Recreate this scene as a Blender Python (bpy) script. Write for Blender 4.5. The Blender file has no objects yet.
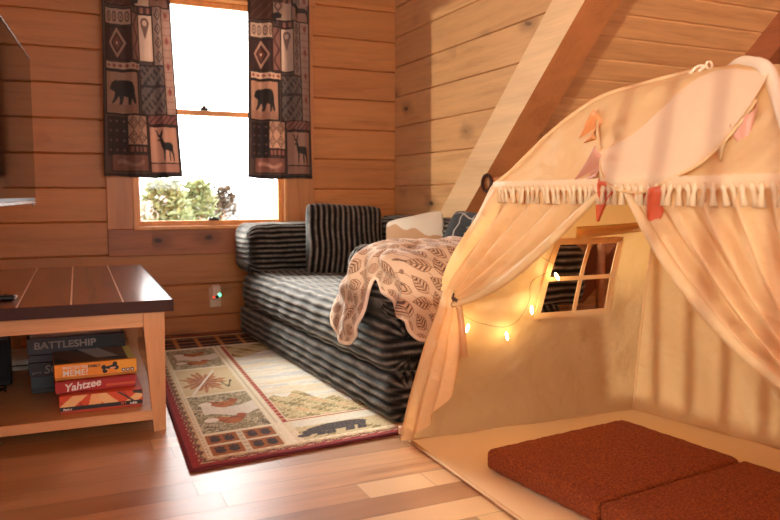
import bpy, math, random
import numpy as np
from mathutils import Vector, Matrix
random.seed(7); rng = np.random.default_rng(5)
S = bpy.context.scene
COL = S.collection
PI = math.pi

# ------------------------------------------------------------------ helpers
def lin(c):
    c = np.asarray(c, float) / 255.0
    return np.where(c <= 0.04045, c / 12.92, ((c + 0.055) / 1.055) ** 2.4)
def L4(c):
    r = lin(c); return (float(r[0]), float(r[1]), float(r[2]), 1.0)

class MB:
    """collects verts / faces / material slots into one mesh"""
    def __init__(s): s.v = []; s.f = []; s.m = []; s.sm = []
    def add(s, vs, fs, mi=0, smooth=False):
        o = len(s.v); s.v += [tuple(map(float, p)) for p in vs]
        for f in fs:
            s.f.append([o + i for i in f]); s.m.append(mi); s.sm.append(smooth)
        return s
    def box(s, x0, x1, y0, y1, z0, z1, mi=0, b=0.0, M=None):
        if b <= 0:
            vs = [(x, y, z) for z in (z0, z1) for y in (y0, y1) for x in (x0, x1)]
            fs = [(0, 2, 3, 1), (4, 5, 7, 6), (0, 1, 5, 4), (2, 6, 7, 3), (0, 4, 6, 2), (1, 3, 7, 5)]
        else:
            vs = []; fs = []
            lo = np.array([x0, y0, z0]); hi = np.array([x1, y1, z1])
            idx = {}
            for cz in (0, 1):
                for cy in (0, 1):
                    for cx in (0, 1):
                        c = np.array([cx, cy, cz]); p = np.where(c == 0, lo, hi); sg = np.where(c == 0, 1, -1)
                        for ax in range(3):
                            q = p + sg * b; q[ax] = p[ax]
                            idx[(cx, cy, cz, ax)] = len(vs); vs.append(tuple(q))
            def I(c, ax): return idx[(c[0], c[1], c[2], ax)]
            for ax in range(3):
                a1, a2 = [k for k in range(3) if k != ax]
                for sd in (0, 1):
                    q = []
                    for u, w in ((0, 0), (1, 0), (1, 1), (0, 1)):
                        c = [0, 0, 0]; c[ax] = sd; c[a1] = u; c[a2] = w; q.append(I(c, ax))
                    fs.append(q)
                for u in (0, 1):
                    for w in (0, 1):
                        c0 = [0, 0, 0]; c0[a1] = u; c0[a2] = w; c1 = list(c0); c1[ax] = 1
                        fs.append([I(c0, a1), I(c1, a1), I(c1, a2), I(c0, a2)])
            for cz in (0, 1):
                for cy in (0, 1):
                    for cx in (0, 1): fs.append([I((cx, cy, cz), 0), I((cx, cy, cz), 1), I((cx, cy, cz), 2)])
        if M is not None: vs = [tuple(M @ Vector(p)) for p in vs]
        return s.add(vs, fs, mi)
    def hexa(s, P, mi=0):
        """8 points: bottom 4 (ccw), top 4"""
        return s.add(P, [(3, 2, 1, 0), (4, 5, 6, 7), (0, 1, 5, 4), (1, 2, 6, 5), (2, 3, 7, 6), (3, 0, 4, 7)], mi)
    def tube(s, pts, r, n=8, mi=0, cap=True):
        pts = [Vector(p) for p in pts]; m = len(pts)
        rr = r if hasattr(r, '__len__') else [r] * m
        up = Vector((0, 0, 1)); prev = None; vs = []
        for i, p in enumerate(pts):
            t = (pts[min(i + 1, m - 1)] - pts[max(i - 1, 0)]).normalized()
            if prev is None:
                a = t.cross(up)
                if a.length < 1e-3: a = t.cross(Vector((1, 0, 0)))
            else:
                a = prev - t * prev.dot(t)
            a.normalize(); prev = a.copy(); b = t.cross(a)
            for k in range(n):
                an = 2 * PI * k / n
                vs.append(p + (a * math.cos(an) + b * math.sin(an)) * rr[i])
        fs = [(i * n + k, i * n + (k + 1) % n, (i + 1) * n + (k + 1) % n, (i + 1) * n + k) for i in range(m - 1) for k in range(n)]
        if cap: fs += [tuple(range(n))[::-1], tuple((m - 1) * n + k for k in range(n))]
        return s.add(vs, fs, mi, True)
    def grid(s, P, mi=0, smooth=True, closed_u=False):
        """P array (nv,nu,3)"""
        nv, nu = P.shape[:2]
        fs = []
        for j in range(nv - 1):
            for i in range(nu - 1 + (1 if closed_u else 0)):
                i2 = (i + 1) % nu
                fs.append((j * nu + i, j * nu + i2, (j + 1) * nu + i2, (j + 1) * nu + i))
        return s.add(P.reshape(-1, 3), fs, mi, smooth)
    def build(s, name, mats, parent=None, loc=None, rz=None, recalc=True):
        me = bpy.data.meshes.new(name); me.from_pydata(s.v, [], s.f)
        if not isinstance(mats, (list, tuple)): mats = [mats]
        for m in mats: me.materials.append(m)
        me.polygons.foreach_set('material_index', s.m)
        me.polygons.foreach_set('use_smooth', s.sm)
        me.update()
        if recalc and len(s.f) < 60000:
            import bmesh
            bm = bmesh.new(); bm.from_mesh(me); bmesh.ops.recalc_face_normals(bm, faces=bm.faces); bm.to_mesh(me); bm.free()
        o = bpy.data.objects.new(name, me); COL.objects.link(o)
        if parent: o.parent = parent
        if loc is not None: o.location = loc
        if rz is not None: o.rotation_euler = (0, 0, rz)
        return o

def vcol(o, cols):
    """cols (nverts,3) sRGB 0-255 -> linear colour attribute"""
    a = o.data.color_attributes.new('Col', 'FLOAT_COLOR', 'POINT')
    c = np.ones((len(o.data.vertices), 4), np.float32); c[:, :3] = lin(cols)
    a.data.foreach_set('color', c.ravel())

def empty(name, loc=(0, 0, 0), rz=0.0, parent=None):
    o = bpy.data.objects.new(name, None); COL.objects.link(o); o.location = loc; o.rotation_euler = (0, 0, rz)
    o.empty_display_size = 0.1
    if parent: o.parent = parent
    return o
def tag(o, label, cat, group=None, kind=None):
    o['label'] = label; o['category'] = cat
    if group: o['group'] = group
    if kind: o['kind'] = kind
    return o
def struct(o): o['kind'] = 'structure'; return o
def shade_smooth(o, ang=40):
    for p in o.data.polygons: p.use_smooth = True
    try: o.data.set_sharp_from_angle(angle=math.radians(ang))
    except Exception: pass
    return o

# ------------------------------------------------------------------ materials
class NT:
    def __init__(s, name):
        s.mat = bpy.data.materials.new(name); s.mat.use_nodes = True; s.t = s.mat.node_tree; s.t.nodes.clear()
        s.out = s.n('ShaderNodeOutputMaterial')
    def n(s, ty, **k):
        x = s.t.nodes.new(ty)
        for a, b in k.items(): setattr(x, a, b)
        return x
    def set(s, sock, v):
        if isinstance(v, bpy.types.NodeSocket): s.t.links.new(v, sock)
        else: sock.default_value = v
    def math(s, op, a, b=0.0, c=None, clamp=False):
        x = s.n('ShaderNodeMath', operation=op, use_clamp=clamp); s.set(x.inputs[0], a); s.set(x.inputs[1], b)
        if c is not None: s.set(x.inputs[2], c)
        return x.outputs[0]
    def mix(s, f, a, b, blend='MIX'):
        x = s.n('ShaderNodeMix', data_type='RGBA', blend_type=blend); s.set(x.inputs['Factor'], f)
        s.set(x.inputs[6], a); s.set(x.inputs[7], b); return x.outputs[2]
    def comb(s, a, b, c):
        x = s.n('ShaderNodeCombineXYZ'); s.set(x.inputs[0], a); s.set(x.inputs[1], b); s.set(x.inputs[2], c); return x.outputs[0]
    def obj(s):
        tc = s.n('ShaderNodeTexCoord'); sp = s.n('ShaderNodeSeparateXYZ'); s.t.links.new(tc.outputs['Object'], sp.inputs[0])
        return tc.outputs['Object'], sp.outputs
    def noise(s, vec, scale=1.0, detail=3.0, rough=0.5, dist=0.0, out=0):
        x = s.n('ShaderNodeTexNoise'); s.set(x.inputs['Vector'], vec); x.inputs['Scale'].default_value = scale
        x.inputs['Detail'].default_value = detail; x.inputs['Roughness'].default_value = rough; x.inputs['Distortion'].default_value = dist
        return x.outputs[out]
    def white(s, vec):
        x = s.n('ShaderNodeTexWhiteNoise', noise_dimensions='3D'); s.set(x.inputs['Vector'], vec); return x.outputs['Value']
    def ramp(s, f, stops):
        x = s.n('ShaderNodeValToRGB'); s.set(x.inputs[0], f); e = x.color_ramp.elements
        while len(e) < len(stops): e.new(0.5)
        for k, (p, c) in enumerate(stops): e[k].position = p; e[k].color = c if len(c) == 4 else L4(c)
        return x.outputs[0]
    def smooth(s, v, a, b, c=0.0, d=1.0):
        x = s.n('ShaderNodeMapRange', interpolation_type='SMOOTHSTEP'); s.set(x.inputs[0], v)
        x.inputs[1].default_value = a; x.inputs[2].default_value = b; x.inputs[3].default_value = c; x.inputs[4].default_value = d
        return x.outputs[0]
    def bump(s, h, strength=0.3, dist=0.01, normal=None):
        x = s.n('ShaderNodeBump'); s.set(x.inputs['Height'], h); x.inputs['Strength'].default_value = strength; x.inputs['Distance'].default_value = dist
        if normal is not None: s.t.links.new(normal, x.inputs['Normal'])
        return x.outputs[0]
    def principled(s, col, rough=0.5, normal=None, **k):
        x = s.n('ShaderNodeBsdfPrincipled'); s.set(x.inputs['Base Color'], col); s.set(x.inputs['Roughness'], rough)
        if normal is not None: s.t.links.new(normal, x.inputs['Normal'])
        for a, b in k.items(): s.set(x.inputs[a.replace('_', ' ')], b)
        s.t.links.new(x.outputs[0], s.out.inputs[0]); return x

def plain(name, c, rough=0.5, bumpscale=None, bs=0.2, **k):
    t = NT(name); nrm = None
    o, _ = t.obj()
    if bumpscale: nrm = t.bump(t.noise(o, bumpscale, 3), bs, 0.002)
    nz = t.noise(o, 9.0, 2)
    col = t.mix(t.smooth(nz, .3, .7), L4([q * .93 for q in c]), L4([min(255, q * 1.04) for q in c]))
    t.principled(col, rough, nrm, **k); return t.mat

def wood(name, ca, cb, cd, ua, va, spacing=None, v0=0.0, rough=0.5, knots=0.0, blen=None, spread=0.25, gs=1.0, joint=False, pale=None, spec=0.5, coat=0.0):
    """ua / va : axis index along / across the grain; spacing: board width"""
    t = NT(name); o, sp = t.obj()
    wa = 3 - ua - va
    u = sp[ua]; v = sp[va]; w = sp[wa]
    if spacing:
        r = t.math('DIVIDE', t.math('SUBTRACT', v, v0), spacing); row = t.math('FLOOR', r); fr = t.math('SUBTRACT', r, row)
        if blen:
            off = t.math('MULTIPLY', t.white(t.comb(row, 3.3, 1.1)), blen)
            q = t.math('DIVIDE', t.math('ADD', u, off), blen); brd = t.math('FLOOR', q); fq = t.math('SUBTRACT', q, brd)
        else: brd = 0.0; fq = None
        rnd = t.white(t.comb(row, brd, 7.7)); rnd2 = t.white(t.comb(row, brd, 1.3))
    else: row = 0.0; rnd = 0.5; rnd2 = .5; fr = None; fq = None; brd = 0.0
    seed = t.math('MULTIPLY', rnd, 37.0)
    vec = t.comb(t.math('ADD', t.math('MULTIPLY', u, 1.6 * gs), seed), t.math('MULTIPLY', v, 22.0 * gs), t.math('ADD', t.math('MULTIPLY', w, 22.0 * gs), seed))
    g1 = t.noise(vec, 1.0, 4, .55, .6)
    vec2 = t.comb(t.math('MULTIPLY', u, 9 * gs), t.math('MULTIPLY', v, 190.0 * gs), t.math('ADD', t.math('MULTIPLY', w, 190.0 * gs), seed))
    g2 = t.noise(vec2, 1.0, 2, .5)
    g3 = t.noise(t.comb(t.math('ADD', u, seed), t.math('MULTIPLY', v, 4.0), w), 2.2, 2)
    f = t.math('ADD', t.math('MULTIPLY', g1, .55), t.math('ADD', t.math('MULTIPLY', g2, .2), t.math('MULTIPLY', g3, .25)))
    col = t.ramp(f, [(.30, cb), (.47, ca), (.62, [min(255, c * 1.07) for c in ca]), (.75, cb)])
    # board to board tone
    col = t.mix(t.math('MULTIPLY', t.math('SUBTRACT', 1.0, rnd2), spread), col, L4(cd))
    if pale is not None:
        col = t.mix(t.math('MULTIPLY', t.smooth(rnd, .93, .96), .8), col, L4(pale))
    if knots > 0:
        vo = t.n('ShaderNodeTexVoronoi', feature='F1'); vo.inputs['Scale'].default_value = 1.0
        dv = t.math('MULTIPLY', t.math('SUBTRACT', t.noise(o, 7.0, 2), .5), .35)
        s2 = t.math('MULTIPLY', t.noise(t.comb(row, 2.0, 3.0), 3.3, 1), 5.0)
        t.set(vo.inputs['Vector'], t.comb(t.math('ADD', t.math('MULTIPLY', u, 3.2), t.math('ADD', s2, dv)), t.math('ADD', t.math('MULTIPLY', v, 6.0), dv), t.math('MULTIPLY', w, 4.0)))
        d = vo.outputs['Distance']; keep = t.white(vo.outputs['Position'])
        kk = t.math('LESS_THAN', keep, knots)
        core = t.math('MULTIPLY', kk, t.smooth(d, .05, .13, 1.0, 0.0)); ring = t.math('MULTIPLY', kk, t.smooth(d, .10, .42, .45, 0.0))
        col = t.mix(ring, col, L4([c * .72 for c in cd])); col = t.mix(t.math('MULTIPLY', core, .85), col, L4([c * .35 for c in cd]))
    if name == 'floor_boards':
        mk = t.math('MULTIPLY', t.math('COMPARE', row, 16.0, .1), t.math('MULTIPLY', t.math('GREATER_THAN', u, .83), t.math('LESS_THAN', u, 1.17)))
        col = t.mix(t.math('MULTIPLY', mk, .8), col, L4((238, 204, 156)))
    h = t.math('MULTIPLY', g2, .25)
    if joint and fr is not None:
        e = t.smooth(t.math('MINIMUM', fr, t.math('SUBTRACT', 1.0, fr)), 0.0, .0024 / spacing)
        if fq is not None:
            e2 = t.smooth(t.math('MINIMUM', fq, t.math('SUBTRACT', 1.0, fq)), 0.0, .0022 / blen)
            e = t.math('MULTIPLY', e, e2)
        col = t.mix(t.math('MULTIPLY', t.math('SUBTRACT', 1.0, e), .75), col, L4((60, 32, 18)))
        h = t.math('ADD', h, e)
    nrm = t.bump(h, .25, .0015)
    rr = t.math('ADD', rough, t.math('MULTIPLY', t.math('SUBTRACT', g1, .5), .15))
    t.principled(col, rr, nrm, Specular_IOR_Level=spec, Coat_Weight=coat, Coat_Roughness=.30)
    return t.mat

def fabric(name, c, trans=0.4, rough=.8, wrinkle=3.0, wr=.35, weave=900.0, tcol=None):
    """thin cloth: diffuse + translucent"""
    t = NT(name); o, sp = t.obj()
    n1 = t.noise(o, wrinkle, 3, .5, .8); n2 = t.noise(o, wrinkle * 4.3, 2, .5, .4); n3 = t.noise(o, weave, 1)
    h = t.math('ADD', t.math('MULTIPLY', n1, 1.0), t.math('ADD', t.math('MULTIPLY', n2, .3), t.math('MULTIPLY', n3, .015)))
    nrm = t.bump(h, wr, .05)
    d = t.n('ShaderNodeBsdfDiffuse'); d.inputs[0].default_value = L4(c); t.t.links.new(nrm, d.inputs['Normal'])
    tr = t.n('ShaderNodeBsdfTranslucent'); tr.inputs[0].default_value = L4(tcol or c); t.t.links.new(nrm, tr.inputs['Normal'])
    m = t.n('ShaderNodeMixShader'); m.inputs[0].default_value = trans
    t.t.links.new(d.outputs[0], m.inputs[1]); t.t.links.new(tr.outputs[0], m.inputs[2])
    gl = t.n('ShaderNodeBsdfGlossy'); gl.inputs['Roughness'].default_value = .45; t.t.links.new(nrm, gl.inputs['Normal'])
    m2 = t.n('ShaderNodeMixShader'); m2.inputs[0].default_value = .04
    t.t.links.new(m.outputs[0], m2.inputs[1]); t.t.links.new(gl.outputs[0], m2.inputs[2])
    t.t.links.new(m2.outputs[0], t.out.inputs[0]); return t.mat

def attr_mat(name, rough=.9, bumpscale=300.0, bs=.3, bd=.003, sheen=0.0, trans=0.0):
    t = NT(name); a = t.n('ShaderNodeAttribute'); a.attribute_name = 'Col'
    o, _ = t.obj(); nz = t.noise(o, bumpscale, 2); nrm = t.bump(nz, bs, bd)
    col = t.mix(t.math('MULTIPLY', nz, .25), a.outputs['Color'], t.mix(1.0, a.outputs['Color'], (.6, .6, .6, 1), 'MULTIPLY'))
    p = t.principled(col, rough, nrm, Sheen_Weight=sheen)
    if trans > 0:
        tr = t.n('ShaderNodeBsdfTranslucent'); t.set(tr.inputs[0], col)
        m = t.n('ShaderNodeMixShader'); m.inputs[0].default_value = trans
        t.t.links.new(p.outputs[0], m.inputs[1]); t.t.links.new(tr.outputs[0], m.inputs[2]); t.t.links.new(m.outputs[0], t.out.inputs[0])
    return t.mat

PINE_A, PINE_B, PINE_D = (204, 136, 74), (172, 104, 52), (138, 78, 40)
M_wall = wood('pine_wall_boards', PINE_A, PINE_B, PINE_D, 0, 2, .2055, .736, .5, .16, spread=.35)
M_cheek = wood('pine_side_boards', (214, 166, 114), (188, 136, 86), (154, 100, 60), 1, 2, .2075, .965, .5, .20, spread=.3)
M_left = wood('pine_left_boards', PINE_A, PINE_B, PINE_D, 1, 2, .2055, .736, .5, .16, spread=.3)
M_roof = wood('pine_ceiling_boards', (222, 166, 108), (190, 128, 74), (152, 92, 52), 0, 1, .129, 0.0, .5, .12, spread=.3)
M_trim = wood('pine_trim', (206, 140, 86), (180, 112, 62), (150, 90, 50), 2, 0, None, 0, .45, .10)
M_apron = wood('knotty_apron_board', (176, 108, 66), (130, 76, 46), (84, 52, 36), 0, 2, None, 0, .5, .5)
M_jamb = wood('light_jamb', (226, 160, 92), (206, 134, 68), (180, 110, 50), 2, 0, None, 0, .4, 0)
M_beam = wood('beam_wood_sunlit', (228, 190, 144), (212, 168, 120), (194, 146, 100), 1, 2, None, 0, .55, .0, gs=.5)  # paler copy: sunlight on the beam's side face put into the colour
M_beam_shade = wood('beam_wood_shaded', (190, 122, 72), (168, 100, 56), (146, 82, 44), 1, 2, None, 0, .5, .0, gs=.5)  # darker copy of the beam wood, shade of the underside in its colour
M_rafter = wood('rafter_wood', (150, 84, 50), (120, 62, 36), (96, 48, 28), 1, 2, None, 0, .5, .1)
M_floor = wood('floor_boards', (214, 166, 116), (170, 114, 70), (104, 56, 30), 0, 1, .118, .045, .34, 0, blen=.95, spread=.7, joint=True, pale=(236, 200, 150), spec=.8, coat=.9)
M_tabletop = wood('dark_table_top', (140, 84, 50), (78, 38, 20), (64, 32, 18), 1, 0, .175, .234, .2, .12, gs=.6, spec=.8, coat=.5)
M_tabwood = wood('table_pine', (206, 150, 98), (182, 122, 74), (150, 98, 58), 0, 2, None, 0, .45, .0)
M_tableg = wood('table_leg_pine', (200, 142, 92), (172, 112, 66), (150, 98, 58), 2, 0, None, 0, .45, .0)
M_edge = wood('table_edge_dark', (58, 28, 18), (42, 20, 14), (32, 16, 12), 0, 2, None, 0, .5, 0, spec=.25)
M_groove = plain('groove_glint', (226, 205, 182), .3)  # pale colour stands for light glinting on the groove edges
M_black = plain('black_plastic', (22, 22, 24), .35)
M_silver = plain('silver_metal', (205, 205, 205), .25, Metallic=.6)
M_screen = plain('tv_screen', (8, 7, 7), .06, Specular_IOR_Level=.6)
M_white = plain('white_plastic', (226, 222, 212), .45)
M_bronze = plain('dark_bronze', (60, 48, 40), .4, Metallic=.5)
M_log = wood('railing_log', (190, 130, 84), (160, 100, 60), (130, 80, 46), 0, 2, None, 0, .5, .1)

M_tent = fabric('tent_cotton', (230, 200, 148), .36, wr=.8, wrinkle=2.6, tcol=(240, 186, 108))
M_tentin = fabric('tent_curtain_cotton', (230, 198, 146), .38, wr=.6, wrinkle=4.0, tcol=(242, 182, 102))
M_sleeve = fabric('white_pole_sleeve', (240, 218, 188), .2, wr=.2)
M_tfloor = fabric('tent_floor_cloth', (246, 218, 172), .1, wr=.12, wrinkle=2.5)
M_fringe = fabric('cotton_tassel', (228, 200, 160), .25, wr=.1)
M_pink = fabric('dusty_pink_felt', (200, 142, 118), .15, wr=.15)
M_terra2 = fabric('apricot_felt', (222, 150, 92), .2, wr=.15)
M_terra = fabric('terracotta_felt', (214, 96, 56), .2, wr=.15)

def cord_mat():
    t = NT('charcoal_corduroy'); o, sp = t.obj()
    a = t.n('ShaderNodeAttribute'); a.attribute_name = 'Col'
    n = t.noise(o, 220, 2); n2 = t.noise(o, 22, 3)
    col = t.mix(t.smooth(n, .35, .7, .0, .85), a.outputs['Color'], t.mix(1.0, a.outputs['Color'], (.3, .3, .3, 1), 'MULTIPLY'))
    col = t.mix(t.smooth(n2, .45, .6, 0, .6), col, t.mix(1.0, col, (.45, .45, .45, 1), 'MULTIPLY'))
    nrm = t.bump(n, .6, .004)
    t.principled(col, .8, nrm, Sheen_Weight=.2, Sheen_Roughness=.4, Sheen_Tint=(1, .96, .88, 1), Specular_IOR_Level=.2); return t.mat
def cordcol(h):  # rib-top highlights and groove shade put into the colour
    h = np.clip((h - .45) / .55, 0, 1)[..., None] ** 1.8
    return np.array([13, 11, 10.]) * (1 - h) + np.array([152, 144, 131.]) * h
M_cord = cord_mat()
M_pal = attr_mat('woven_colour', .95, 500, .5, .004)
M_rug = attr_mat('rug_pile', .95, 420, .6, .006)
M_curt = attr_mat('printed_curtain', .85, 700, .2, .002, trans=.35)
M_print = attr_mat('printed_card', .5, 60, .05, .001)
def fleece():
    t = NT('rust_fleece'); o, _ = t.obj(); n = t.noise(o, 150, 4, .7); n2 = t.noise(o, 6, 3)
    col = t.ramp(n, [(.3, (96, 38, 12)), (.5, (160, 74, 26)), (.72, (208, 114, 48))])
    col = t.mix(t.math('MULTIPLY', n2, .3), col, L4((120, 50, 24)))
    t.principled(col, .95, t.bump(n, .9, .012), ); return t.mat
M_fleece = fleece()
def glass():
    t = NT('window_glass'); fr = t.n('ShaderNodeFresnel'); fr.inputs[0].default_value = 1.45
    tr = t.n('ShaderNodeBsdfTransparent'); gl = t.n('ShaderNodeBsdfGlossy'); gl.inputs['Roughness'].default_value = .02
    m = t.n('ShaderNodeMixShader'); t.t.links.new(fr.outputs[0], m.inputs[0]); t.t.links.new(tr.outputs[0], m.inputs[1]); t.t.links.new(gl.outputs[0], m.inputs[2])
    t.t.links.new(m.outputs[0], t.out.inputs[0]); return t.mat
M_glass = glass()
def emis(name, c, e):
    t = NT(name); x = t.n('ShaderNodeEmission'); x.inputs[0].default_value = L4(c); x.inputs[1].default_value = e
    t.t.links.new(x.outputs[0], t.out.inputs[0]); return t.mat

# ------------------------------------------------------------------ room shell
BY = 4.778            # window wall
RX = 2.243            # right dormer wall
LX = -.35             # left wall
def board(mb, P, n, g=.007, d=.0135):
    """P: 4 corners (u0,v0),(u1,v0),(u1,v1),(u0,v1) as Vector; n: outward normal. bevelled board strip"""
    a, b, c, e = [Vector(p) for p in P]
    up0 = (e - a); up1 = (c - b); l0 = up0.length; l1 = up1.length
    f0 = g / max(l0, 1e-4); f1 = g / max(l1, 1e-4); n = Vector(n)
    vs = [a - n * d, b - n * d, a + up0 * f0, b + up1 * f1, e - up0 * f0, c - up1 * f1, e - n * d, c - n * d]
    mb.add(vs, [(0, 1, 3, 2), (2, 3, 5, 4), (4, 5, 7, 6)])

# back wall
HX0, HX1, HZ0, HZ1 = .455, 1.43, .705, 2.15
mb = MB(); n = (0, -1, 0)
for k in range(-4, 10):
    z0 = .736 + k * .2055; z1 = z0 + .2055; z0 = max(z0, 0); z1 = min(z1, 2.62)
    if z1 <= z0 + .01: continue
    if z1 <= HZ0 or z0 >= HZ1: segs = [(-3.2, 4.6, z0, z1)]
    else:
        segs = [(-3.2, HX0, z0, z1), (HX1, 4.6, z0, z1)]
        if z0 < HZ0 - .005: segs.append((HX0, HX1, z0, HZ0))
        if z1 > HZ1 + .005: segs.append((HX0, HX1, HZ1, z1))
    for x0, x1, a, b in segs:
        board(mb, [(x0, BY, a), (x1, BY, a), (x1, BY, b), (x0, BY, b)], n)
mb.box(-3.2, HX0, BY + .0136, BY + .14, 0, 2.62); mb.box(HX1, 4.6, BY + .0136, BY + .14, 0, 2.62)
mb.box(HX0, HX1, BY + .0136, BY + .14, 0, HZ0); mb.box(HX0, HX1, BY + .0136, BY + .14, HZ1, 2.62)
struct(mb.build('wall_back', M_wall, recalc=False))

# roof slope: Z = RA - .94 (Y-2.701)
def roofz(y, a=1.87): return a - .94 * (y - 2.701)
def roofy(z, a=1.87): return 2.701 + (a - z) / .94
# right dormer wall (cheek): above the roof slope
mb = MB()
for k in range(-2, 9):
    z0 = .965 + k * .2075 - .0; z1 = z0 + .2075; z1 = min(z1, 2.62)
    z0 = max(z0, .5)
    board(mb, [(RX, BY, z0), (RX, roofy(z0, 1.86), z0), (RX, roofy(z1, 1.86), z1), (RX, BY, z1)], (-1, 0, 0))
mb.add([(RX, BY, 0), (RX, 4.0, 0), (RX, 4.0, .5), (RX, BY, .5)], [(0, 1, 2, 3)])
mb.add([(RX + .1, BY + .1, 0), (RX + .1, 4.0, 0), (RX + .1, roofy(.5, 1.86), .5), (RX + .1, roofy(2.62, 1.86), 2.62), (RX + .1, BY + .1, 2.62)], [(0, 1, 2, 3, 4)])
struct(mb.build('wall_right', M_cheek, recalc=False))
# diagonal beam
mb = MB()
bx0, bx1 = RX - .03, RX + .165
def bp(y, off):   # off perpendicular offset above underside line
    z = 1.775 - .94 * (y - 2.701); nn = Vector((0, .685, .7285)) * off
    return (y + nn[1], z + nn[2])
ys, ye = 1.75, 4.55
a0 = bp(ys, 0); a1 = bp(ys, .205); b0 = bp(ye, 0); b1 = bp(ye, .205)
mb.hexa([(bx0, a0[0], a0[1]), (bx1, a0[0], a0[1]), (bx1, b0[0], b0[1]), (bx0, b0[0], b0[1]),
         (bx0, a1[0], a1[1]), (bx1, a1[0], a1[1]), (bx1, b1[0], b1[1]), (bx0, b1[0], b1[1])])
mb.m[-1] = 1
ob = mb.build('trim_1', [M_beam_shade, M_beam]); struct(ob)
# sloped ceiling boards on the right
R = Matrix.Rotation(-math.atan(.94), 4, 'X')
mb = MB(); L = math.hypot(1, .94)
o = Vector((0, 4.69, 0)); sl = Vector((0, -1 / L, .94 / L)); nn = Vector((0, -.94 / L, -1 / L))
mbl = MB()
for k in range(0, 36):
    s0 = k * .129; s1 = s0 + .129
    board(mbl, [(RX - .02, s0, 0), (5.6, s0, 0), (5.6, s1, 0), (RX - .02, s1, 0)], (0, 0, 1))
mbl.box(RX - .02, 5.6, 0, 36 * .129, -.1, -.014)
ob = mbl.build('ceiling', M_roof, recalc=False)
X = Vector((-1, 0, 0)); Mx = Matrix((( 1, 0, 0, 0), (0, sl.y, nn.y, o.y), (0, sl.z, nn.z, o.z), (0, 0, 0, 1)))
ob.matrix_world = Mx; struct(ob)
ob.location.y += (roofy(0, 1.87) - o.y)
# second rafter far right
mb = MB()
def rp(y, off):
    z = roofz(y); return (y - .685 * off, z - .7285 * off)
a0 = rp(1.3, 0); a1 = rp(1.3, .14); b0 = rp(4.5, 0); b1 = rp(4.5, .14)
mb.hexa([(3.50, a0[0], a0[1]), (3.66, a0[0], a0[1]), (3.66, b0[0], b0[1]), (3.50, b0[0], b0[1]),
         (3.50, a1[0], a1[1]), (3.66, a1[0], a1[1]), (3.66, b1[0], b1[1]), (3.50, b1[0], b1[1])])
struct(mb.build('trim_2', M_rafter))
# left wall
mb = MB()
for k in range(-4, 10):
    z0 = max(.736 + k * .2055, 0); z1 = min(.736 + (k + 1) * .2055, 2.62)
    if z1 > z0 + .01: board(mb, [(LX, 2.2, z0), (LX, BY, z0), (LX, BY, z1), (LX, 2.2, z1)], (1, 0, 0))
mb.box(LX - .12, LX - .0136, 2.2, BY, 0, 2.62)
struct(mb.build('wall_left', M_left, recalc=False))
# upper ceiling over the dormer, lets no light in from above the window
mb = MB()
mb.box(-3.2, 2.35, 1.9, BY + .1, 2.62, 2.7)
struct(mb.build('ceiling_dormer', M_left))
mb = MB(); mb.box(-3.2, 5.7, -2.7, 1.9, 3.2, 3.3); struct(mb.build('ceiling_main', M_left))
mb = MB(); mb.box(-3.2, 5.7, -2.7, -2.6, 0, 1.0); mb.box(-3.2, 5.7, -2.7, -2.6, 2.2, 3.2); mb.box(2.3, 5.7, -2.7, -2.6, 1.0, 2.2); mb.box(-3.2, -2.6, -2.7, -2.6, 1.0, 2.2)
mb.box(-.25, -.05, -2.7, -2.6, 1.0, 2.2)
struct(mb.build('wall_front', M_wall))
mb = MB(); mb.box(-3.3, -3.2, -2.7, .1, 0, .78); mb.box(-3.3, -3.2, -2.7, .1, 2.8, 3.3); mb.box(-3.3, -3.2, .1, BY + .1, 0, 3.3)
struct(mb.build('wall_far_left', M_left))
mb = MB(); mb.box(5.6, 5.7, -2.6, BY + .1, 0, 3.2); struct(mb.build('wall_far_right', M_left))
# floor
mb = MB(); mb.box(-3.2, 5.6, -2.6, BY + .1, -.1, 0)
struct(mb.build('floor', M_floor))

# ------------------------------------------------------------------ window
win = empty('window_1', (0, 0, 0)); struct(win)
f = MB()
yo = BY - .022
f.box(.300, .470, yo, BY, .69, 2.26, b=.003); f.box(1.415, 1.625, yo, BY, .69, 2.26, b=.003)
f.box(.28, 1.645, yo - .004, BY, 2.15, 2.32, b=.003)
f.build('window_casing', M_trim, win)
f = MB(); f.box(.300, 1.625, yo - .003, BY, .522, .690, b=.003); f.build('window_apron', M_apron, win)
f = MB()
y0, y1 = BY - .03, BY + .10
f.box(.452, .470, y0, y1, .688, 2.15, b=.002); f.box(1.415, 1.433, y0, y1, .688, 2.15, b=.002)
f.box(.452, 1.433, y0 - .012, y1, .682, .704, b=.003); f.box(.452, 1.433, y0, y1, 2.13, 2.15, b=.002)
f.build('window_jamb', M_jamb, win)
for nm, za, zb, yy in (('lower', .704, 1.44, BY + .03), ('upper', 1.41, 2.13, BY + .06)):
    f = MB(); x0, x1 = .470, 1.415; w = .028
    f.box(x0, x0 + w, yy, yy + .03, za, zb, b=.002); f.box(x1 - w, x1, yy, yy + .03, za, zb, b=.002)
    f.box(x0 + w, x1 - w, yy, yy + .03, za, za + .032, b=.002); f.box(x0 + w, x1 - w, yy, yy + .03, zb - .032, zb, b=.002)
    sash = f.build('window_sash', M_jamb, win)
    f = MB(); f.box(x0 + w, x1 - w, yy + .012, yy + .016, za + .032, zb - .032); f.build('pane', M_glass, sash)
f = MB(); f.box(.915, .985, BY + .005, BY + .035, .735, .752, b=.004); f.box(.935, .965, BY - .002, BY + .02, .748, .758, b=.003); f.build('sash_lift', M_bronze, win)
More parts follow.
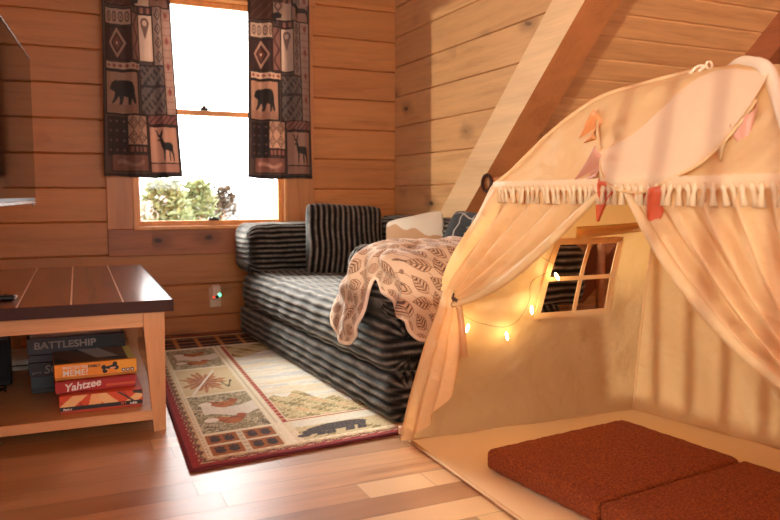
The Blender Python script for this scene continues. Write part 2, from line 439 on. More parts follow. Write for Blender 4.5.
f = MB(); f.box(.88, .93, BY + .012, BY + .035, 1.44, 1.455, b=.004); f.tube([(.905, BY + .02, 1.455), (.905, BY + .02, 1.468)], .012); f.build('sash_lock', M_bronze, win)

# ------------------------------------------------------------------ curtains
def inpoly(px, py, poly):
    poly = np.array(poly, float); r = np.zeros(px.shape, bool); j = len(poly) - 1
    for i in range(len(poly)):
        xi, yi = poly[i]; xj, yj = poly[j]
        c = ((yi > py) != (yj > py)) & (px < (xj - xi) * (py - yi) / (yj - yi + 1e-12) + xi); r ^= c; j = i
    return r
BEAR = [(1, 5), (3, 2), (5, 1.5), (7, 0), (8, 1), (13, 0), (19, .5), (23, 2), (25, 6), (25.5, 12), (27, 17), (27, 20), (24, 19), (22, 15), (21, 20), (18.5, 20), (18.5, 14), (15, 13), (14, 17), (13, 20), (10, 20), (11, 16), (10, 13), (7, 17), (4, 19.5), (2, 19), (5, 15), (6, 10), (3, 9), (0, 8)]
DEER = [(6, 9), (4, 7), (3, 3), (1, 0), (4, 2), (4.5, 5), (6, 6), (7, 3), (9, 0), (8.5, 5), (7.5, 8), (9, 11), (10, 13), (18, 13), (20, 15), (20, 20), (21, 24), (21, 31), (20, 31), (19, 24), (17, 21), (16.5, 31), (15.5, 31), (15, 21), (11, 20), (10, 31), (9, 31), (8.5, 20), (7, 17), (6, 12), (3, 11)]
MOOSE = [(0, 3), (3, 0), (6, 3), (9, 0), (11, 4), (14, 8), (22, 8), (26, 11), (25, 18), (23, 13), (18, 13), (12, 14), (11, 19), (9, 18), (8, 10), (3, 8)]
def curtain_cols(X, Y):
    """X 0..80, Y 0..178 in print units"""
    c = np.empty(X.shape + (3,)); c[:] = (84, 64, 56)
    def P(m, col): c[m] = col
    def box(x0, x1, y0, y1): return (X >= x0) & (X < x1) & (Y >= y0) & (Y < y1)
    def frame(x0, x1, y0, y1, col, edge=(44, 34, 32), w=1.2):
        P(box(x0 - w, x1 + w, y0 - w, y1 + w), edge); P(box(x0, x1, y0, y1), col)
    def dia(cx, cy, rx, ry): return np.abs(X - cx) / rx + np.abs(Y - cy) / ry
    # left column
    frame(4, 32, 0, 18, (84, 52, 42)); P(box(4, 32, 0, 18) & (((X * .9 + Y) % 9) < 2), (110, 74, 60))
    frame(4, 31, 22, 36, (186, 156, 134))
    for k in range(4):
        d = np.hypot((X - 8.5 - k * 6.3) / 2.4, (Y - 29) / 5); P((d < 1) & (d > .6), (96, 72, 64)); P(d < .3, (96, 72, 64))
    frame(4, 30, 39, 68, (66, 46, 42)); d = dia(17, 53, 9, 14); P((d < 1) & (d > .72), (178, 138, 116)); P(d < .5, (112, 66, 54)); P(d < .12, (220, 190, 160))
    frame(4, 42, 71, 77, (196, 164, 140)); dd = np.abs(((X - 4) % 6.3) - 3.1) / 2.4 + np.abs(Y - 74) / 2; P(box(4, 42, 71, 77) & (dd < 1), (142, 78, 66))
    frame(4, 38, 80, 118, (172, 132, 108), (40, 32, 32), 1.8); P(box(5, 37, 110, 117), (158, 116, 94))
    P(inpoly((X - 7.5), (Y - 87) * .87, BEAR), (40, 38, 38))
    P(box(4, 24, 121, 158), (46, 36, 36)); P(box(4, 24, 121, 158) & (np.hypot(((X - 4) % 7) - 3.5, ((Y - 121) % 9) - 4.5) < 1.1), (120, 84, 74))
    frame(25, 46, 120, 147, (190, 150, 124)); 
    q = np.abs(((X - 25) % 10.5) - 5.2) / 5.2 + np.abs(((Y - 120) % 13.5) - 6.7) / 6.7
    P(box(25, 46, 120, 147) & (np.abs(q - .9) < .13), (92, 64, 56)); P(box(25, 46, 120, 147) & (np.abs(q - .45) < .12), (110, 78, 66))
    frame(25, 46, 149, 154, (150, 98, 80)); P(box(25, 46, 149, 154) & ((X % 5) < 2), (70, 46, 44))
    frame(9, 46, 157, 172, (128, 84, 70)); P(box(14, 42, 161, 168) & (np.abs(Y - 165 - 2 * np.sin(X * .25)) < 2), (164, 122, 104))
    # middle / right columns
    frame(34, 54, 0, 17, (190, 160, 138)); P(inpoly((X - 34), Y + 1, [(0, 12), (6, 10), (10, 12), (9, 16), (4, 17), (3, 22), (0, 20)]), (36, 32, 34)); d = dia(40, 3, 5, 7); P((d < 1) & (d > .5), (120, 84, 76))
    frame(55, 77, 0, 17, (150, 112, 96)); P(inpoly((X - 53) * 1.05, (Y + 4) * 1.1, MOOSE), (36, 32, 34))
    frame(42, 58, 19, 24, (150, 100, 84)); P(box(42, 58, 19, 24) & ((X % 6) < 3), (70, 48, 46))
    frame(33, 42, 25, 68, (142, 100, 86)); P(box(33, 42, 25, 68) & (np.abs(np.sin(Y * .3) * 2.5 + 37.5 - X) < 1.2), (86, 52, 48))
    frame(43, 56, 26, 68, (196, 168, 148)); d = np.hypot((X - 49) / 4, (Y - 33) / (5 + 0 * X)); P((d < 1) & (d > .55), (104, 78, 70)); P(inpoly(X, Y, [(45.5, 36), (52.5, 36), (49, 48)]), (120, 92, 82))
    frame(57, 67, 18, 72, (158, 132, 118))
    for k in range(4):
        d = dia(62, 25 + k * 13, 4, 6.2); P((d < 1) & (d > .62), (84, 68, 64)); P(d < .25, (84, 68, 64))
    frame(68, 80, 18, 122, (170, 138, 122)); P(box(68, 80, 18, 122) & ((Y % 7) < 1), (140, 104, 92))
    for k in range(4): d = dia(73.5, 44 + k * 24 - 20, 2.6, 4); P(d < 1, (132, 70, 62))
    frame(43, 67, 73, 118, (112, 96, 88)); q = np.sin(X * 1.1) * np.sin(Y * .8) + .6 * np.sin(X * .55 + Y * .5); P(box(43, 67, 73, 118) & (q > .35), (62, 54, 54)); P(box(43, 67, 90, 93), (58, 50, 50))
    frame(48, 80, 119, 127, (146, 92, 82)); P(box(48, 80, 119, 127) & (((X + Y) % 6) < 2), (84, 56, 54))
    frame(49, 77, 130, 164, (176, 134, 112), (44, 36, 36), 1.5); P(inpoly((X - 52), (Y - 131.5), DEER), (38, 38, 40))
    frame(49, 77, 165, 173, (162, 118, 100))
    P(Y > 174.5, (40, 34, 34)); P(X < 1.6, (48, 38, 36)); P(X > 78.6, (48, 38, 36))
    return c
def curtain(x0t, x1t, x0b, x1b, ph, label):
    zt, zb = 2.34, 1.008
    nu, nv = 190, 480
    U, V = np.meshgrid(np.linspace(0, 1, nu), np.linspace(0, 1, nv))
    # V=0 top. gather: folds uneven in u
    amp = .020 + .012 * V
    fold = np.sin(2 * PI * (2.6 * U + .12 * np.sin(3 * V + ph)) + ph) + .45 * np.sin(2 * PI * 5.1 * U + 1.7 * ph + V)
    Xm = (x0t + (x0b - x0t) * V ** 1.5) * (1 - U) + (x1t + (x1b - x1t) * V ** 1.5) * U
    Xm = Xm + .007 * np.cos(2 * PI * 2.6 * U + ph) * np.sin(PI * U)
    Ym = 4.692 - amp * fold * .8
    Zm = zt + (zb - zt) * V + .006 * np.sin(7 * U + ph) * V
    m = MB(); m.grid(np.dstack([Xm, Ym, Zm]))
    px = U * 80; py = (zt - Zm) / (zt - zb) * (178 + 32) - 32     # hidden part on top
    o = m.build('curtain_panel', M_curt, recalc=False)
    py2 = np.where(py < 0, (-py) % 60 + 20, py)
    vcol(o, 42 + .86 * curtain_cols(px, py2).reshape(-1, 3))
    so = o.modifiers.new('s', 'SOLIDIFY'); so.thickness = .0012
    root = empty('window_curtain', ((x0b + x1b) / 2, 4.69, zb)); o.parent = root; o.matrix_parent_inverse = Matrix.Translation((-(x0b + x1b) / 2, -4.69, -zb))
    # pleat hooks / rings on rod
    for k in range(6):
        u = (k + .5) / 6; xx = x0t + (x1t - x0t) * u
        r = MB(); r.tube([(xx, 4.70 + .024 * math.cos(a), 2.355 + .024 * math.sin(a)) for a in np.linspace(0, 2 * PI, 17)], .003, 6)
        ro = r.build('curtain_ring', M_bronze, root); ro.matrix_parent_inverse = o.matrix_parent_inverse
    tag(root, label, 'curtain', 'lodge print curtains on the window')
curtain(.305, .69, .285, .745, .6, 'lodge print curtain with black bear panel on the left side of the window')
curtain(1.17, 1.58, 1.15, 1.60, 2.2, 'lodge print curtain with black bear panel on the right side of the window')
m = MB(); m.tube([(.12, 4.70, 2.37), (1.78, 4.70, 2.37)], .011, 12); rodo = m.build('curtain_rod', M_bronze)
tag(rodo, 'dark metal curtain rod above the window carrying both lodge print curtains', 'curtain rod')
for xx in (.2, 1.7): m = MB(); m.tube([(xx, 4.775, 2.37), (xx, 4.712, 2.37)], .007, 8); m.build('bracket', M_bronze, rodo)

# ------------------------------------------------------------------ plug-in night light
nl = empty('night_light', (.943, BY, .17)); tag(nl, 'small beige plug-in night light glowing red and green on the wall under the window', 'night light')
m = MB(); m.box(-.038, .038, -.008, 0, 0, .13, b=.003); m.build('outlet_plate', plain('beige_plate', (236, 206, 168), .5), nl)
m = MB(); m.box(-.033, .033, -.045, -.008, .05, .15, b=.012); m.build('housing', plain('cream_shell', (244, 214, 190), .45), nl)
m = MB(); m.tube([(.022, -.052, .085), (.022, -.044, .085)], .010, 12); m.build('green_lamp', emis('green_led', (110, 255, 190), 3), nl)
m = MB(); m.tube([(-.016, -.050, .072), (-.016, -.044, .072)], .009, 12); m.build('red_lamp', emis('red_led', (255, 80, 50), 1.2), nl)
m = MB(); m.tube([(.006, -.050, .073), (.006, -.044, .073)], .011, 12); m.build('sensor', M_black, nl)

# ------------------------------------------------------------------ outside
t = NT('misty_ground'); o_, _ = t.obj(); t.principled(t.ramp(t.noise(o_, .25, 4), [(.3, (52, 53, 52)), (.7, (60, 60, 60))]), .95); M_mist = t.mat
m = MB(); gx = np.linspace(-70, 90, 60); gy = np.linspace(7, 90, 40); GX, GY = np.meshgrid(gx, gy)
GZ = -3.2 + .9 + (GY - 7) / 83 * 3.0 + .35 * np.sin(GX * .11) + .35 * np.sin(GX * .05 + GY * .1)
m.grid(np.dstack([GX, GY, GZ])); struct(m.build('ground_outside', M_mist))
t = NT('pale_leaves'); o_, _ = t.obj(); t.principled(t.ramp(t.noise(o_, 6, 3), [(.35, (116, 136, 92)), (.65, (146, 156, 118))]), .8); M_leafout = t.mat
M_blossom = plain('white_blossom', (160, 158, 150), .8)
def shrub(cx, cy, zt, rx, h, n, label, mats, seed, bloss=0):
    r = random.Random(seed); root = empty('garden_shrub', (cx, cy, zt - h))
    m = MB()
    for k in range(n):
        a = r.uniform(0, 2 * PI); q = r.random() ** .5; z = r.random() ** .7
        w = rx * (1 - .55 * z * z)
        p = Vector((math.cos(a) * q * w, math.sin(a) * q * w * .7, z * h))
        d = Vector((r.uniform(-1, 1), r.uniform(-1, 1), r.uniform(-.3, 1))).normalized(); s_ = r.uniform(.05, .10)
        e = d.cross(Vector((0, 0, 1))).normalized() * s_ * .35; b = d.cross(e).normalized() * s_ * .12
        m.add([p, p + d * s_ * .5 + e + b, p + d * s_, p + d * s_ * .5 - e + b], [(0, 1, 2), (0, 2, 3)])
    m.build('foliage', mats, root, recalc=False)
    m = MB()
    for k in range(9):
        a = r.uniform(0, 2 * PI); m.tube([(0, 0, -1.5), (math.cos(a) * .1 * rx, math.sin(a) * .1, h * .3), (math.cos(a) * .3 * rx, math.sin(a) * .2 * rx, h * .5)], [.012, .006, .002], 5)
    m.build('stem', M_log, root)
    if bloss:
        m = MB()
        for k in range(bloss):
            c = Vector((r.uniform(-.95, -.1) * rx, -.5 * rx, h * r.uniform(.25, .75)))
            for i in range(26):
                d = Vector((r.gauss(0, 1), r.gauss(0, 1), r.gauss(0, 1))).normalized() * .045; e = d.orthogonal().normalized() * .018; g = d.cross(e).normalized() * .018
                m.add([c + d + e, c + d + g, c + d - e, c + d - g], [(0, 1, 2, 3)])
        m.build('blossom', M_blossom, root)
    tag(root, label, 'shrub', 'pale shrubs outside the window')
shrub(1.02, 7.6, 1.02, .28, .62, 1500, 'pale green flowering shrub with white blossoms outside the window, at its left edge', M_leafout, 3, 9)
shrub(1.42, 8.0, 1.02, .24, .6, 900, 'pale green shrub outside the window, in the middle of the three', M_leafout, 4)
shrub(1.85, 8.8, .98, .22, .5, 400, 'sparse pale shrub outside the window, rightmost of the three', plain('dry_leaves', (74, 62, 46), .8), 9)

# ------------------------------------------------------------------ tv
tv = empty('flat_screen_television', (-.07, 3.70, 0), math.radians(-4.8))
tag(tv, 'black flat-screen television on the left wall, above the coffee table', 'television')
m = MB(); m.box(-.035, 0, -1.12, 0, .872, 1.505, b=.004); m.build('housing', M_black, tv)
m = MB(); m.box(0, .003, -1.112, -.006, .888, 1.500); m.build('screen', M_screen, tv)
m = MB(); m.box(-.02, .006, -1.12, .002, .862, .876, b=.002); m.box(-.004, .006, -.10, -.08, .852, .864, b=.002); m.build('lower_trim', M_silver, tv)
m = MB(); m.box(-.003, .005, -1.12, .001, 1.501, 1.507); m.build('upper_trim', M_silver, tv)
m = MB(); m.box(-.226, -.19, -.75, -.60, 1.05, 1.35); m.tube([(-.2, -.6, 1.2), (-.13, -.5, 1.2), (-.03, -.58, 1.2)], .02, 8); m.box(-.05, -.034, -.72, -.44, 1.08, 1.32); m.build('wall_bracket', M_black, tv)

# ------------------------------------------------------------------ coffee table
T = empty('coffee_table', (.396, 2.81, 0), math.radians(-1.6))
tag(T, 'wooden coffee table with dark plank top, pale grooves and lower shelf', 'table')
TW, TD = .70, 1.50
m = MB(); xs = [0, -.174, -.349, -.523, -TW]
for a, b in zip(xs[:-1], xs[1:]): m.box(b + .0012, a - .0012, 0, TD, .474, .510, b=.0015)
m.box(-TW, 0, .0, TD, .468, .5035, mi=1)
m.build('tabletop', [M_tabletop, M_edge], T)
for a in xs[1:-1]:
    m = MB(); m.box(a - .0032, a + .0032, .002, TD - .002, .504, .5104); m.build('groove', M_groove, T)
m = MB(); m.box(-TW - .001, .001, -.004, 0, .466, .509, b=.001); m.box(0, .004, -.004, TD, .466, .509, b=.001); m.build('edge_band', M_edge, T)
for cx, cy in ((-.066, .055), (-.066, TD - .055), (-TW + .066, .055), (-TW + .066, TD - .055)):
    m = MB(); h = .0375; k = .022; ix = 1 if cx > -.3 else -1
    # straight at the outside, tapering in towards the foot
    t0 = [(cx - h, cy - h, .408), (cx + h, cy - h, .408), (cx + h, cy + h, .408), (cx - h, cy + h, .408)]
    t1 = [(x, y, .468) for x, y, _ in t0]
    b0 = [(cx - k + .012 * ix, cy - k, 0), (cx + k + .012 * ix, cy - k, 0), (cx + k + .012 * ix, cy + k, 0), (cx - k + .012 * ix, cy + k, 0)]
    m.hexa(b0 + t0); m.hexa(t0 + t1); m.build('leg', M_tableg, T)
for x0, x1, y0, y1 in ((-TW + .104, -.104, .022, .042), (-TW + .104, -.104, TD - .042, TD - .022), (-.050, -.030, .093, TD - .093), (-TW + .030, -TW + .050, .093, TD - .093)):
    m = MB(); m.box(x0, x1, y0, y1, .408, .468, b=.001); m.build('apron', M_tabwood, T)
m = MB(); m.box(-TW + .045, -.045, .035, TD - .035, .046, .084, b=.002); m.build('shelf', M_tabwood, T)

# things on the table
rc = empty('remote_control', (-.20, 3.045, .5115), math.radians(-6)); tag(rc, 'black remote control lying on the coffee table', 'remote')
m = MB(); m.box(-.08, .062, -.022, .022, 0, .018, b=.006); m.build('body', M_black, rc)
m = MB(); m.box(.054, .068, -.015, .015, .002, .016, b=.004); m.build('end_cap', M_silver, rc)
for k in range(5):
    m = MB(); m.tube([(-.06 + k * .022, 0, .017), (-.06 + k * .022, 0, .0205)], .006, 10); m.build('button', plain('grey_rubber%d' % k, (70, 70, 74), .6), rc)

# ------------------------------------------------------------------ board games
def text_part(body, size, mat, parent, loc, rot=(PI / 2, 0, 0), bold=0.0, sx=1.0, shear=0.0, name='lettering'):
    cu = bpy.data.curves.new('t', 'FONT'); cu.body = body; cu.size = size; cu.extrude = .0004; cu.offset = bold; cu.shear = shear
    to = bpy.data.objects.new('t', cu); COL.objects.link(to); dg = bpy.context.evaluated_depsgraph_get()
    me = bpy.data.meshes.new_from_object(to.evaluated_get(dg)); bpy.data.objects.remove(to)
    me.materials.clear(); me.materials.append(mat)
    o = bpy.data.objects.new(name, me); COL.objects.link(o); o.parent = parent; o.location = loc; o.rotation_euler = rot; o.scale = (sx, 1, 1)
    return o
def game(x, y, z, w, d, h, rz, label, name, side, top, front=None, toppat=None):
    g = empty(name, (x, y, z), math.radians(rz)); tag(g, label, 'board game', 'board games on the table shelf')
    m = MB(); m.box(0, w, 0, d, 0, h * .55, b=.0015); m.box(.002, w - .002, .002, d - .002, h * .55, h - .002)
    m.build('tray', plain(name + '_tray', [c * .8 for c in side], .5), g)
    lid = MB()
    e = .0015; lid.box(-e, w + e, -e, d + e, h * .18, h, b=.002)
    lo = lid.build('lid', plain(name + '_lid', side, .4), g)
    nx, ny = 90, 36
    if front is not None:
        Xg, Zg = np.meshgrid(np.linspace(0, w, nx), np.linspace(h * .18 if h > .05 else 0.003, h - .001, ny))
        m = MB(); m.grid(np.dstack([Xg, Xg * 0 - e - .0006, Zg])); m.v += []; 
        p = m.build('side_print', M_print, lo, recalc=False); vcol(p, front(Xg / w, (Zg - Zg.min()) / (Zg.max() - Zg.min())).reshape(-1, 3))
    if toppat is not None:
        Xg, Yg = np.meshgrid(np.linspace(0, w, 90), np.linspace(0, d, 60))
        m = MB(); m.grid(np.dstack([Xg, Yg, Xg * 0 + h + .0006])); p = m.build('top_print', M_print, lo, recalc=False)
        vcol(p, toppat(Xg / w, Yg / d).reshape(-1, 3))
    return g, lo
M_ink = plain('black_ink', (24, 22, 24), .5); M_wink = plain('white_ink', (240, 236, 226), .5); M_gink = plain('grey_ink', (150, 132, 124), .5)
M_orink = plain('orange_ink', (230, 100, 50), .5)
def f_pit(u, v):
    c = np.empty(u.shape + (3,)); c[:] = (214, 78, 36)
    c[np.abs(((u * 5 + .7 * v) % 1.0) - .5) < .06] = (168, 48, 26)
    for a, b, s in ((.0, .18, .22), (.52, .70, -.20), (.80, .95, .25)):
        q = u - s * (v - .3) ; c[(q > a) & (q < b) & (v > .28)] = (240, 190, 128)
    q = np.abs(u - .42) < .09 * (1 - .5 * v); c[q & (v > .25)] = (240, 176, 116)
    c[(u > .88) & (v > .82 - (u - .88))] = (60, 40, 34); c[np.abs(u - .95 + .25 * v) < .02] = (60, 40, 34)
    c[v < .26] = (22, 18, 20); return c
def f_yah(u, v):
    c = np.empty(u.shape + (3,)); c[:] = (176, 30, 26); c[(v > .86)] = (140, 22, 22); c[(u > .62) & (v < .45) & (v > .2)] = (204, 90, 50); return c
def f_meme(u, v):
    c = np.empty(u.shape + (3,)); c[:] = (240, 148, 36); c[(u > .75)] = (244, 166, 40); return c
def t_meme(u, v):
    c = np.empty(u.shape + (3,)); c[:] = (120, 84, 60); c[np.sin(u * 9 + v * 5) > .55] = (70, 60, 58); c[(np.abs(u - .75 + .3 * v) < .14) & (v > .3)] = (210, 200, 190); c[u > .9] = (222, 190, 60); c[v < .06] = (236, 150, 40); return c
def f_dark(u, v):
    c = np.empty(u.shape + (3,)); c[:] = (32, 30, 34); c[v > .93] = (66, 36, 52); return c
zs = .0845
g, lo = game(-.003, 2.925, zs, .292, .27, .068, -1.0, 'orange striped board game box at the bottom of the front stack', 'board_game', (214, 78, 36), (0, 0, 0), f_pit)
text_part('PIT', .014, M_orink, lo, (.214, -.003, .014)); text_part('Parker', .011, M_wink, lo, (.012, -.003, .014), bold=.0003); text_part('buffalo', .012, M_wink, lo, (.247, -.003, .014), bold=.0003, sx=.8)
zs += .069
g, lo = game(-.015, 2.965, zs, .285, .20, .045, 1.5, 'red dice game box with white script lettering under the yellow box', 'board_game', (176, 30, 26), (0, 0, 0), f_yah)
text_part('Yahtzee', .040, M_wink, lo, (.03, -.0035, .006), rot=(PI / 2, -.10, 0), bold=.001, sx=1.0, shear=.25)
zs += .046
g, lo = game(-.015, 2.985, zs, .292, .27, .060, 1.0, 'yellow orange party game box asking what do you meme, topmost in the front stack', 'board_game', (240, 148, 36), (0, 0, 0), f_meme, t_meme)
text_part('WHAT DO YOU', .0145, M_wink, lo, (.026, -.003, .042), bold=.0003, sx=.85); text_part('MEME?', .033, M_wink, lo, (.026, -.003, .015), bold=.0002, sx=.95)
text_part('FAMILY', .015, M_ink, lo, (.116, -.003, .041), bold=.0005, sx=.9)
# bone mark
m = MB()
def disc(cx, cz, r, y=-.0035, sx=1): m.add([(cx + r * math.cos(a) * sx, y, cz + r * math.sin(a)) for a in np.linspace(0, 2 * PI, 17)[:-1]], [tuple(range(16))])
for cx, cz in ((.172, .037), (.176, .022), (.213, .047), (.218, .032)): disc(cx, cz, .009)
m.add([(.172, -.0035, .024), (.214, -.0035, .034), (.214, -.0035, .046), (.172, -.0035, .037)], [(0, 1, 2, 3)])
m.build('bone_mark', M_ink, lo)
m = MB()
for k in range(3): m.box(.238 + k * .016, .250 + k * .016, -.0035, -.002, .014, .026)
m.build('square_mark', plain('navy_ink', (44, 50, 84), .5), lo)
m = MB()
for k in range(3):
    cx = .244 + k * .016; m.add([(cx + .0035 * math.cos(a), -.0042, .020 + .0035 * math.sin(a)) for a in np.linspace(0, 2 * PI, 13)[:-1]], [tuple(range(12))])
m.build('circle_mark', M_wink, lo)
for a_, (dx, dz) in enumerate(((.178, .030), (.192, .034))):
    text_part('MEME' if a_ else 'the', .008, plain('pinkish%d' % a_, (240, 190, 150), .5), lo, (dx + .003 * a_, -.0045, dz - .004), bold=.0002)
# back stack
by = 3.285; zs = .0845
def t_glare(u, v):
    c = np.empty(u.shape + (3,)); c[:] = (150, 118, 98); c[np.sin(u * 23) * np.sin(v * 9) > .3] = (196, 170, 140); c[(v > .5) & (u < .4)] = (120, 74, 62); return c
def f_teal(u, v):
    c = np.empty(u.shape + (3,)); c[:] = (60, 78, 84); c[v < .2] = (40, 50, 56); return c
def t_pic(u, v):
    c = np.empty(u.shape + (3,)); c[:] = (176, 160, 148)
    c[np.abs(np.sin(u * 26)) * (np.abs(v - .12) < .09) > .45] = (206, 150, 92); c[v > .3] = (120, 92, 78); c[(v > .3) & (np.sin(u * 31) > .3)] = (206, 196, 180); return c
game(-.105, by, zs, .40, .30, .068, 0, 'grey teal board game box at the bottom of the rear stack', 'board_game', (70, 92, 98), (0, 0, 0), f_teal)
zs += .069
g, lo = game(-.112, by - .004, zs, .395, .30, .060, .8, 'black board game box with pale S and C letters, in the rear stack', 'board_game', (30, 28, 32), (0, 0, 0), f_dark)
text_part('SC', .048, M_gink, lo, (.055, -.003, .014), bold=.0008, shear=.2); text_part('game', .013, M_gink, lo, (.012, -.003, .016), sx=1.2)
zs += .061
game(-.11, by, zs, .37, .30, .030, -.6, 'slim dark board game box sandwiched in the rear stack under the tall box', 'board_game', (40, 38, 46), (0, 0, 0), f_dark)
zs += .031
g, lo = game(-.115, by, zs, .375, .28, .068, .3, 'dark board game box with pale BAT lettering on its side', 'board_game', (36, 28, 44), (0, 0, 0), f_dark, t_glare)
text_part('BATTLESHIP', .040, M_gink, lo, (.024, -.003, .024), bold=.0010, sx=1.1)
zs += .069
game(-.105, by + .015, zs, .355, .26, .034, 0, 'pale brown board game box on the very top of the rear stack', 'board_game', (170, 128, 104), (0, 0, 0), None, t_pic)

# media box and cable at the far left of the shelf
gb = empty('game_console', (-.245, 3.92, .0845), 0); tag(gb, 'white game console lying flat on the table shelf beside the board games', 'console')
m = MB(); m.box(0, .135, -.16, .12, 0, .052, b=.006); m.build('body', M_white, gb)
m = MB(); m.box(.0, .135, -.1612, -.159, .02, .026); m.build('disc_slot', M_black, gb)
sp_ = empty('black_speaker', (-.272, 3.48, .0845), 0); tag(sp_, 'small black speaker at the left end of the table shelf', 'speaker')
m = MB(); m.box(0, .085, 0, .10, 0, .22, b=.006); m.build('body', M_black, sp_)
m = MB(); m.box(.008, .077, -.003, 0, .02, .2, b=.001); m.build('grille', plain('grille_cloth', (34, 34, 36), .9, 600, .6), sp_)
m = MB(); a = np.linspace(0, 1, 30)
pts = [(-.235 + .03 * math.cos(t_ * 9), 3.36 + .03 * math.sin(t_ * 9) + .08 * t_, .090 + .004 * abs(math.sin(6 * t_))) for t_ in a]
m.tube(pts, .003, 6); tag(m.build('power_cable', M_black), 'thin black cable looped on the table shelf in front of the small black speaker', 'cable')

# ------------------------------------------------------------------ rug
def fbm(x, y, s):
    return (np.sin(x * 3.1 * s + 1.3) * np.cos(y * 2.7 * s + .4) + .6 * np.sin(x * 7.3 * s + y * 5.1 * s) + .4 * np.cos(y * 13.7 * s - x * 9.1 * s + 2) + .3 * np.sin((x - y) * 23 * s)) / 1.8
def rug_cols(s, t):
    c = np.empty(s.shape + (3,)); c[:] = (226, 208, 168)
    W, Ln = 1.46, 2.33
    nz = rng.random(s.shape)
    def B(a, b, d, e): return (s >= a) & (s < b) & (t >= d) & (t < e)
    def P(m, col): c[m] = col
    edge = np.minimum.reduce([s, W - s, t, Ln - t])
    # zigzag inner border
    zz = np.where((s < .08) | (s > W - .08), np.abs(((t * 28) % 2) - 1), np.abs(((s * 28) % 2) - 1))
    P(edge < .066, (206, 168, 116)); P((edge < .066) & (np.abs(edge - .036 - .018 * (zz - .5)) < .007), (142, 58, 48))
    P((edge < .066) & (np.abs(edge - .050 - .014 * (zz - .5)) < .004), (96, 74, 50))
    P(edge < .030, (158, 40, 40)); P(edge < .008, (96, 22, 28))
    P((edge > .066) & (edge < .088), (236, 220, 180))
    P((edge > .073) & (edge < .078) & (((s + t) * 60 % 2) < 1), (176, 158, 116))
    # paw squares
    for a in (.085, .225):
        for d in (.085, .205):
            P(B(a, a + .118, d, d + .10), (176, 106, 48))
            P(B(a, a + .118, d, d + .10) & (nz > .8), (150, 88, 40))
            cx, cy = a + .059, d + .05
            for ox in (-.026, .026):
                q = ((s - cx - ox) / .020) ** 2 + ((t - cy + .006) / .026) ** 2; P(q < 1, (70, 52, 48))
                for k in (-1, 0, 1): P(((s - cx - ox - k * .013) / .007) ** 2 + ((t - cy - .030 + abs(k) * .006) / .010) ** 2 < 1, (70, 52, 48))
    P(B(.203, .225, .07, .31) & (((t * 50) % 2) < 1) & (np.abs(s - .214) < .006), (188, 176, 150))
    # fox panel
    def fox(a, b, d, e, seed):
        m = B(a, b, d, e); n_ = fbm(s + seed, t, 9)
        P(m, (150, 136, 96)); P(m & (n_ > .0), (190, 172, 130)); P(m & (n_ > .35), (118, 106, 78)); P(m & (nz > .85), (206, 190, 150))
        u = (s - a) / (b - a); v = (t - d) / (e - d)
        P(m & (np.abs(v - .52 - .06 * np.sin(u * 7)) < .13) & (u > .15), (232, 222, 200))
        for (cx, cy) in ((.5, .72), (.48, .28)):
            q = ((u - cx) / .24) ** 2 + ((v - cy - .05 * np.sin(u * 9)) / .085) ** 2; P(m & (q < 1), (190, 112, 58)); P(m & (q < 1) & (n_ > .4), (150, 84, 44))
            P(m & (((u - cx + .27) / .11) ** 2 + ((v - cy - .01) / .055) ** 2 < 1), (238, 226, 204)); P(m & (((u - cx - .2) / .08) ** 2 + ((v - cy - .05) / .05) ** 2 < 1), (170, 92, 48))
    fox(.085, .350, .335, .86, 0.0)
    # maple leaf
    m = B(.085, .350, .885, 1.38); P(m, (224, 200, 148)); u = (s - .085) / .265; v = (t - .885) / .495
    P(m & (nz > .8), (206, 180, 124))
    ax, ay = u - .42, v - .46; r = np.hypot(ax, ay); an = np.arctan2(ay, ax) - .9
    rad = .22 + .16 * np.abs(np.cos(an * 3.5)) + .05 * np.cos(an * 17)
    P(m & (r < rad), (188, 124, 74)); P(m & (r < rad * .6), (166, 96, 60)); P(m & (r < rad) & (np.abs(np.sin(an * 7)) < .22), (214, 176, 120))
    P(m & (np.abs(ay - 1.5 * ax * 1.0) < .035) & (np.abs(ax) < .3), (240, 232, 214))
    P(m & (np.abs(u - .80) < .10) & (np.abs(v - .30 - .1 * np.sin(u * 30)) < .04), (104, 90, 50))
    fox(.085, .350, 1.41, 1.88, 3.0)
    # far grid border
    m = B(.085, 1.2, 1.93, 2.24); P(m, (52, 34, 32)); P(m & ((np.abs(((s - .1) % .13) - .065) < .012) | (np.abs(((t - 1.95) % .10) - .05) < .009)), (190, 120, 66))
    # divider lines
    for tt in (.320, .872, 1.395, 1.905): P(B(.088, .36, tt - .010, tt + .010), (240, 226, 190))
    P(B(.355, .394, .07, 1.92), (238, 224, 190)); P(B(.371, .377, .33, 1.92), (206, 190, 150))
    # red dashed frame
    fr = (B(.396, .416, .335, 1.90) | B(.396, 1.2, .325, .340)); P(fr, (170, 52, 46)); P(fr & ((t * 22) % 1 < .28) & (t > .36), (208, 150, 96))
    # centre scene
    m = B(.424, 1.06, .35, 1.89); n_ = fbm(s, t * .25, 14)
    n_ = fbm(s * .25, t, 8); P(m, (232, 222, 198)); P(m & (np.sin(t * 60 + n_ * 2.5) > .45), (208, 204, 194)); P(m & (np.sin(t * 33 + n_ * 2 + 1) > .75), (226, 208, 168))
    n2 = fbm(s, t, 10)
    land = .62 + .11 * np.sin((s - .4) * 13) + .05 * np.sin(s * 47)
    mm = m & (t < land); P(mm, (198, 178, 120)); P(mm & (n2 > .1), (172, 146, 88)); P(mm & (n2 > .45), (136, 122, 76)); P(mm & (n2 < -.5), (206, 156, 100)); P(mm & (nz > .88), (226, 206, 156))
